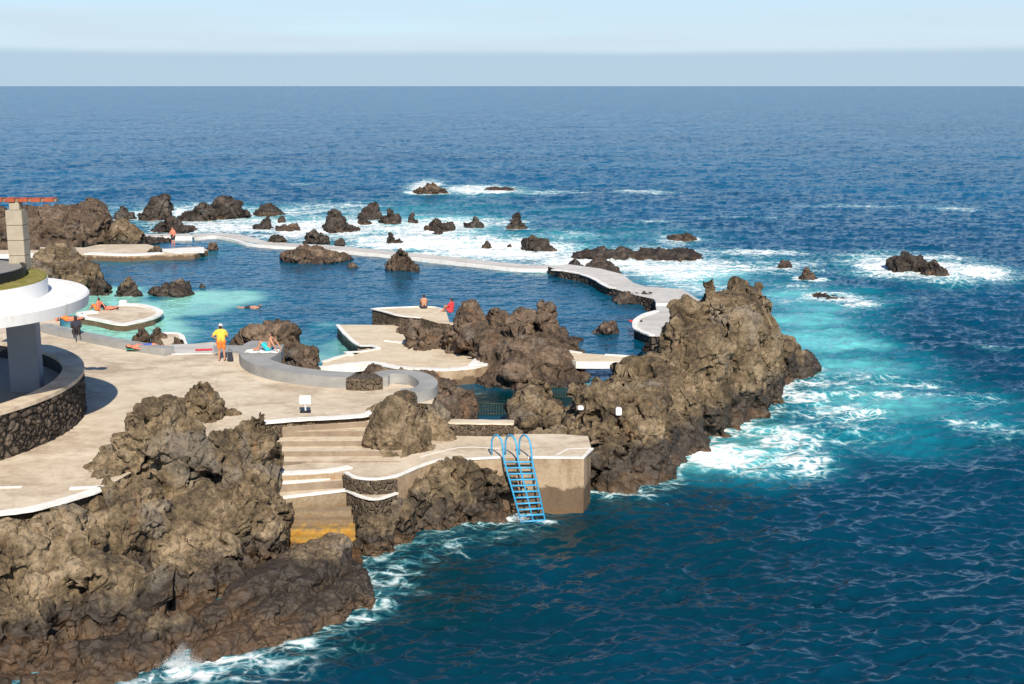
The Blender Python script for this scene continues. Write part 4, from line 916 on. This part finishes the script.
def person(label, loc, rz, J, skin='skin', top=None, bottom='dark_cloth', hat=None, hair='hair', vox=.02, slim=1.0):
    e = empty('person', loc, rz); tag(e, label, 'person'); g = lambda k: np.array(J[k], float)
    head, neck, chest, pel = g('head'), g('neck'), g('chest'), g('pelvis'); fw = g('face'); fw /= np.linalg.norm(fw); up = (head-neck)/np.linalg.norm(head-neck)
    sd = np.cross(fw, up); sd /= np.linalg.norm(sd)
    ch = [(head+up*.03, .092, head-up*.03+fw*.015, .078), (head-up*.07+fw*.035, .05, head-up*.05+fw*.045, .05), (neck-up*.06, .058, head-up*.06, .055), (head+fw*.098-up*.012, .014, head+fw*.108-up*.03, .017),
          (head+sd*.09, .02, head+sd*.092-up*.02, .016), (head-sd*.09, .02, head-sd*.092-up*.02, .016)]
    sL, sR, hL, hR = g('shL'), g('shR'), g('hipL'), g('hipR'); ab = (chest+pel)/2
    tor = [(sL*.75+sR*.25, .10*slim, sR*.75+sL*.25, .10*slim), (chest+(sL-sR)*.18, .125*slim, pel+(hL-hR)*.25, .115*slim), (chest-(sL-sR)*.18, .125*slim, pel-(hL-hR)*.25, .115*slim), (sL*.8+neck*.2, .07, neck, .055), (sR*.8+neck*.2, .07, neck, .055)]
    ch += tor; slv = []; sh = [(hL, .125*slim, hR, .125*slim), (pel, .13*slim, pel*.7+chest*.3, .12*slim)]
    for s_ in 'LR':
        A, E, H = g('sh'+s_), g('el'+s_), g('ha'+s_); ch += [(A, .062, E, .043), (E, .042, H, .028)]; slv.append((A, .07, A+(E-A)*.6, .062))
        d = (H-E)/np.linalg.norm(H-E); pn = g('pn'+s_) if 'pn'+s_ in J else np.array([0, 0, -1.]); ax = np.cross(d, pn); ax /= np.linalg.norm(ax)+1e-9
        pc = H+d*.06; ch += [(H, .026, pc+ax*.018, .022), (H, .026, pc-ax*.018, .022)]
        for q, ln in zip((-1.5, -.5, .5, 1.5), (.06, .075, .08, .068)):
            r0 = pc+ax*q*.019+d*.015; mid = r0+d*ln*.55+pn*.006; ch += [(r0, .010, mid, .009), (mid, .009, mid+d*ln*.35+pn*.025, .008)]
        tb = H+d*.02-ax*.028; ch.append((tb, .012, tb-ax*.03+d*.035, .010))
        P0, K, An = g('hip'+s_), g('kn'+s_), g('an'+s_); T = g('toe'+s_); ch += [(P0, .095*slim, K, .058), (K, .056, K*.6+An*.4, .056), (K*.6+An*.4, .056, An, .038), (An, .04, T, .03), (An, .04, An-(T-An)*.25-np.array([0, 0, .02]), .035)]
        sh.append((P0, .11*slim, P0*.35+K*.65, .085))
    link('body', caps(ch, vox), skin, e)
    if bottom: link('shorts', caps(sh, vox, .012), bottom, e)
    if top: link('shirt', caps(tor+slv+[(pel+(hL-hR)*.3, .12, pel-(hL-hR)*.3, .12)], vox, .014), top, e)
    hm = caps([(head+up*.045-fw*.02, .092, head-fw*.035, .085), (head-fw*.03-up*.03, .07, head-fw*.03, .08)], .014); link('hair', hm, hair, e)
    for q in (-1, 1):
        m = caps([(head+fw*.082+sd*.032*q+up*.012, .012, head+fw*.083+sd*.033*q+up*.012, .012)], .006, smooth=0); link('eye', m, 'hair', e)
    if hat: link('cap', caps([(head+up*.07-fw*.01, .098, head+up*.05-fw*.01, .10), (head+up*.055+fw*.08+sd*.03, .022, head+up*.05+fw*.16+sd*.02, .014), (head+up*.055+fw*.08-sd*.03, .022, head+up*.05+fw*.16-sd*.02, .014)], .014), hat, e)
    return e
def stand(elL, haL, elR, haR, spread=.11, step=0.0, lean=0.0):
    return dict(face=(0, 1, -.15), head=(0, .03+lean, 1.64), neck=(0, lean, 1.50), chest=(0, lean*.8, 1.30), pelvis=(0, 0, .98), shL=(-.19, lean, 1.43), shR=(.19, lean, 1.43), elL=elL, haL=haL, elR=elR, haR=haR, pnL=(0, 1, -.2), pnR=(0, 1, -.2),
                hipL=(-.095, 0, .93), hipR=(.095, 0, .93), knL=(-spread, .02+step, .50), knR=(spread, .02-step, .50), anL=(-spread-.02, -.02+step*1.5, .09), anR=(spread+.02, -.02-step*1.5, .09), toeL=(-spread-.05, .17+step*1.5, .035), toeR=(spread+.05, .17-step*1.5, .035))
def sit(recline=0.0, knees=.42, arms='back', reach=.55):
    """seat at the origin facing +y, legs forward, knees up"""
    r = recline; d = dict(face=(0, 1, -.1), pelvis=(0, 0, .13), chest=(0, -.05-r*.5, .45-r*.08), neck=(0, -.06-r*.8, .66-r*.12), head=(0, -.03-r*.85, .80-r*.12), shL=(-.18, -.06-r*.7, .60-r*.1), shR=(.18, -.06-r*.7, .60-r*.1),
         hipL=(-.1, .03, .12), hipR=(.1, .03, .12), knL=(-.13, .36, knees), knR=(.13, .38, knees*.85), anL=(-.12, reach, .08), anR=(.12, reach+.12, .08), toeL=(-.14, reach+.2, .05), toeR=(.14, reach+.32, .05))
    if arms == 'back': d.update(elL=(-.28, -.22-r, .34), haL=(-.26, -.38-r, .06), elR=(.28, -.22-r, .34), haR=(.26, -.38-r, .06), pnL=(0, 0, -1), pnR=(0, 0, -1))
    else: d.update(elL=(-.24, .16, .38), haL=(-.10, .38, .42), elR=(.24, .16, .38), haR=(.10, .40, .40), pnL=(0, 1, -.3), pnR=(0, 1, -.3))
    return d
def lie(knee=.05):
    return dict(face=(0, .1, 1), head=(0, -.78, .14), neck=(0, -.62, .12), chest=(0, -.38, .13), pelvis=(0, 0, .12), shL=(-.18, -.53, .11), shR=(.18, -.53, .11), elL=(-.30, -.30, .07), haL=(-.27, -.06, .05), elR=(.30, -.30, .07), haR=(.27, -.06, .05), pnL=(0, 0, -1), pnR=(0, 0, -1),
                hipL=(-.1, .04, .11), hipR=(.1, .04, .11), knL=(-.12, .44, .09+knee), knR=(.12, .44, .09+knee*1.5), anL=(-.12, .84-knee, .07), anR=(.12, .82-knee, .07), toeL=(-.14, .93-knee, .15), toeR=(.14, .91-knee, .15))
P3 = Pz(222, 361, 3.2)
person('man in yellow shirt, orange shorts and white cap standing on the promenade', P3, R(8), stand((-.40, -.02, 1.20), (-.19, .12, 1.04), (.30, .10, 1.18), (.12, .24, 1.10)), 'skin', 'yellow_cloth', 'orange_cloth', 'white_cloth', vox=.014, slim=1.12)
bg_ = empty('bag', Pz(230, 362, 3.2)+Vector((.0, .1, 0))); tag(bg_, 'dark bag standing on the promenade by the man in yellow', 'bag')
bagm = caps([((-.06, 0, .1), .10, (.06, 0, .1), .10), ((-.05, 0, .38), .07, (.05, 0, .38), .07), ((-.055, 0, .1), .1, (-.04, 0, .4), .07), ((.055, 0, .1), .1, (.04, 0, .4), .07)], .02); link('sack', bagm, 'dark_cloth', bg_)
tube('strap', [[Vector((.10*math.cos(a), 0, .44+.16*math.sin(a))) for a in np.linspace(0, math.pi, 10)]], .012, M['dark_cloth'], bg_)
tw = Pz(263, 351.5, 3.7)
towel(262.5, 351.5, 3.7, 1.6, .8, 'white_cloth', 'white towel spread on the grey seat wall under the sunbather'); person('sunbather in turquoise shorts sitting on a white towel on the grey wall', tw+Vector((.28, 0, .03)), R(82), sit(.12, .46, 'back', .5), 'skin', None, 'cyan_cloth', vox=.016)
person('bather in dark trunks seated on the upper platform, looking out over the pool', Pz(424, 308.6, 2.0), R(12), sit(.0, .42, 'knees', .5), 'skin', None, 'dark_cloth', vox=.022)
person('person in a red top leaning against the outcrop at the end of the upper platform', Pz(451, 312.6, 2.0), R(60), sit(.0, .42, 'knees', .5), 'skin', 'red_cloth', 'red_cloth', vox=.022)
person('person lying on a pale towel by the stone edge below the upper platform', Pz(417, 325.8, 1.32), R(110), lie(.1), 'skin_red', None, 'red_cloth', vox=.022); towel(417, 326.2, 1.3, .8, 1.9, 'white_cloth', 'pale towel beneath the person lying below the upper platform', R(110))
person('sunburnt bather in dark trunks standing on the far left platform', Pz(173.5, 246.5, 1.0), R(160), stand((-.32, .06, 1.16), (-.22, .22, .98), (.32, .06, 1.16), (.22, .22, .98)), 'skin_red', None, 'dark_cloth', vox=.026, slim=1.15).scale = (1.05,)*3
person('red-trunked sunbather lying on the round platform, next to the white block', Pz(106, 309.3, .87), R(85), lie(.25), 'skin_red', None, 'dark_cloth', vox=.024)
person('dark-haired bather sitting on the round platform, left of the one lying', Pz(98, 310.5, .87), R(60), sit(.1, .45, 'back', .6), 'skin_red', None, 'orange_cloth', vox=.024)
person('sunbather lying beside the grey wall just below the white roof edge', Pz(68, 321, 3.2), R(95), lie(.25), 'skin_red', None, 'orange_cloth', vox=.024)
person('small figure in dark clothes sitting on the left end of the long grey wall', Pz(76.5, 334, 3.56), R(200), sit(.0, .4, 'knees', .45), 'hair', 'dark_cloth', 'dark_cloth', vox=.022)
towel(150, 348.6, 3.3, 2.2, .8, 'green_cloth', 'green towel along the grey wall of the paddling pool'); person('sunbather lying on a green towel by the reddish rocks of the paddling pool', Pz(145, 348.6, 3.34), R(-82), lie(.1), 'skin_red', None, 'blue_cloth', vox=.022)
towel(204, 350.2, 3.21, .8, .35, 'red_cloth', 'crumpled red towel on the pale slab left of the man in yellow', .2)
towel(633, 321.5, 1.1, .5, .8, 'red_cloth', 'red towel hanging at the corner of the white walkway platform', .2)
person('swimmer afloat in the main pool at the edge of the turquoise shallows', Pz(250, 309, .42), R(80), {**lie(0), 'head': (0, -.78, .24), 'face': (0, -.6, .6)}, 'skin', None, 'dark_cloth', vox=.022)
# ------------------------------------------------------------------ spray
def spray(name, lb, px, py, wd, ht, n, seed, z=0):
    rs = random.Random(seed); p = Pz(px, py, z); k = MPX(p.y); V, Fc = [], []
    iv = [Vector(v) for v in ((1, 1, 1), (1, -1, -1), (-1, 1, -1), (-1, -1, 1))]; b = 0
    for i in range(n):
        t = rs.random()**1.6; a = rs.gauss(0, .35)*(1-t*.7); c = p+Vector((a*wd*k, rs.gauss(0, .25)*wd*k, t*ht*k*math.exp(-abs(a)*1.5))); r = k*rs.uniform(.04, .17)*(1.2-t*.7)
        q = Matrix.Rotation(rs.random()*6, 3, 'X') @ Matrix.Rotation(rs.random()*6, 3, 'Y')
        V += [c+(q@v)*r for v in iv]; Fc += [(b, b+1, b+2), (b, b+3, b+1), (b, b+2, b+3), (b+1, b+3, b+2)]; b += 4
    o = mesh_obj(name, V, Fc, M['foam'], None, True); tag(o, lb, 'spray', None, 'stuff')
M['foam'] = simple('white_spray', (.82, .85, .86), .6, .02)
spray('sea_spray', 'white burst of spray behind the low broken reef far out to sea', 424, 188, 12, 8, 2500, 1)
spray('sea_spray', 'white wave wash splashing against the foreground lava, left of the dark lava slab', 182, 664, 36, 22, 9000, 2)
spray('sea_spray', 'foam splash at the foot of the blue ladder', 520, 519, 20, 3, 1500, 3)
spray('sea_spray', 'foam thrown up by the nearly submerged rock', 850, 301, 20, 5, 1500, 4)
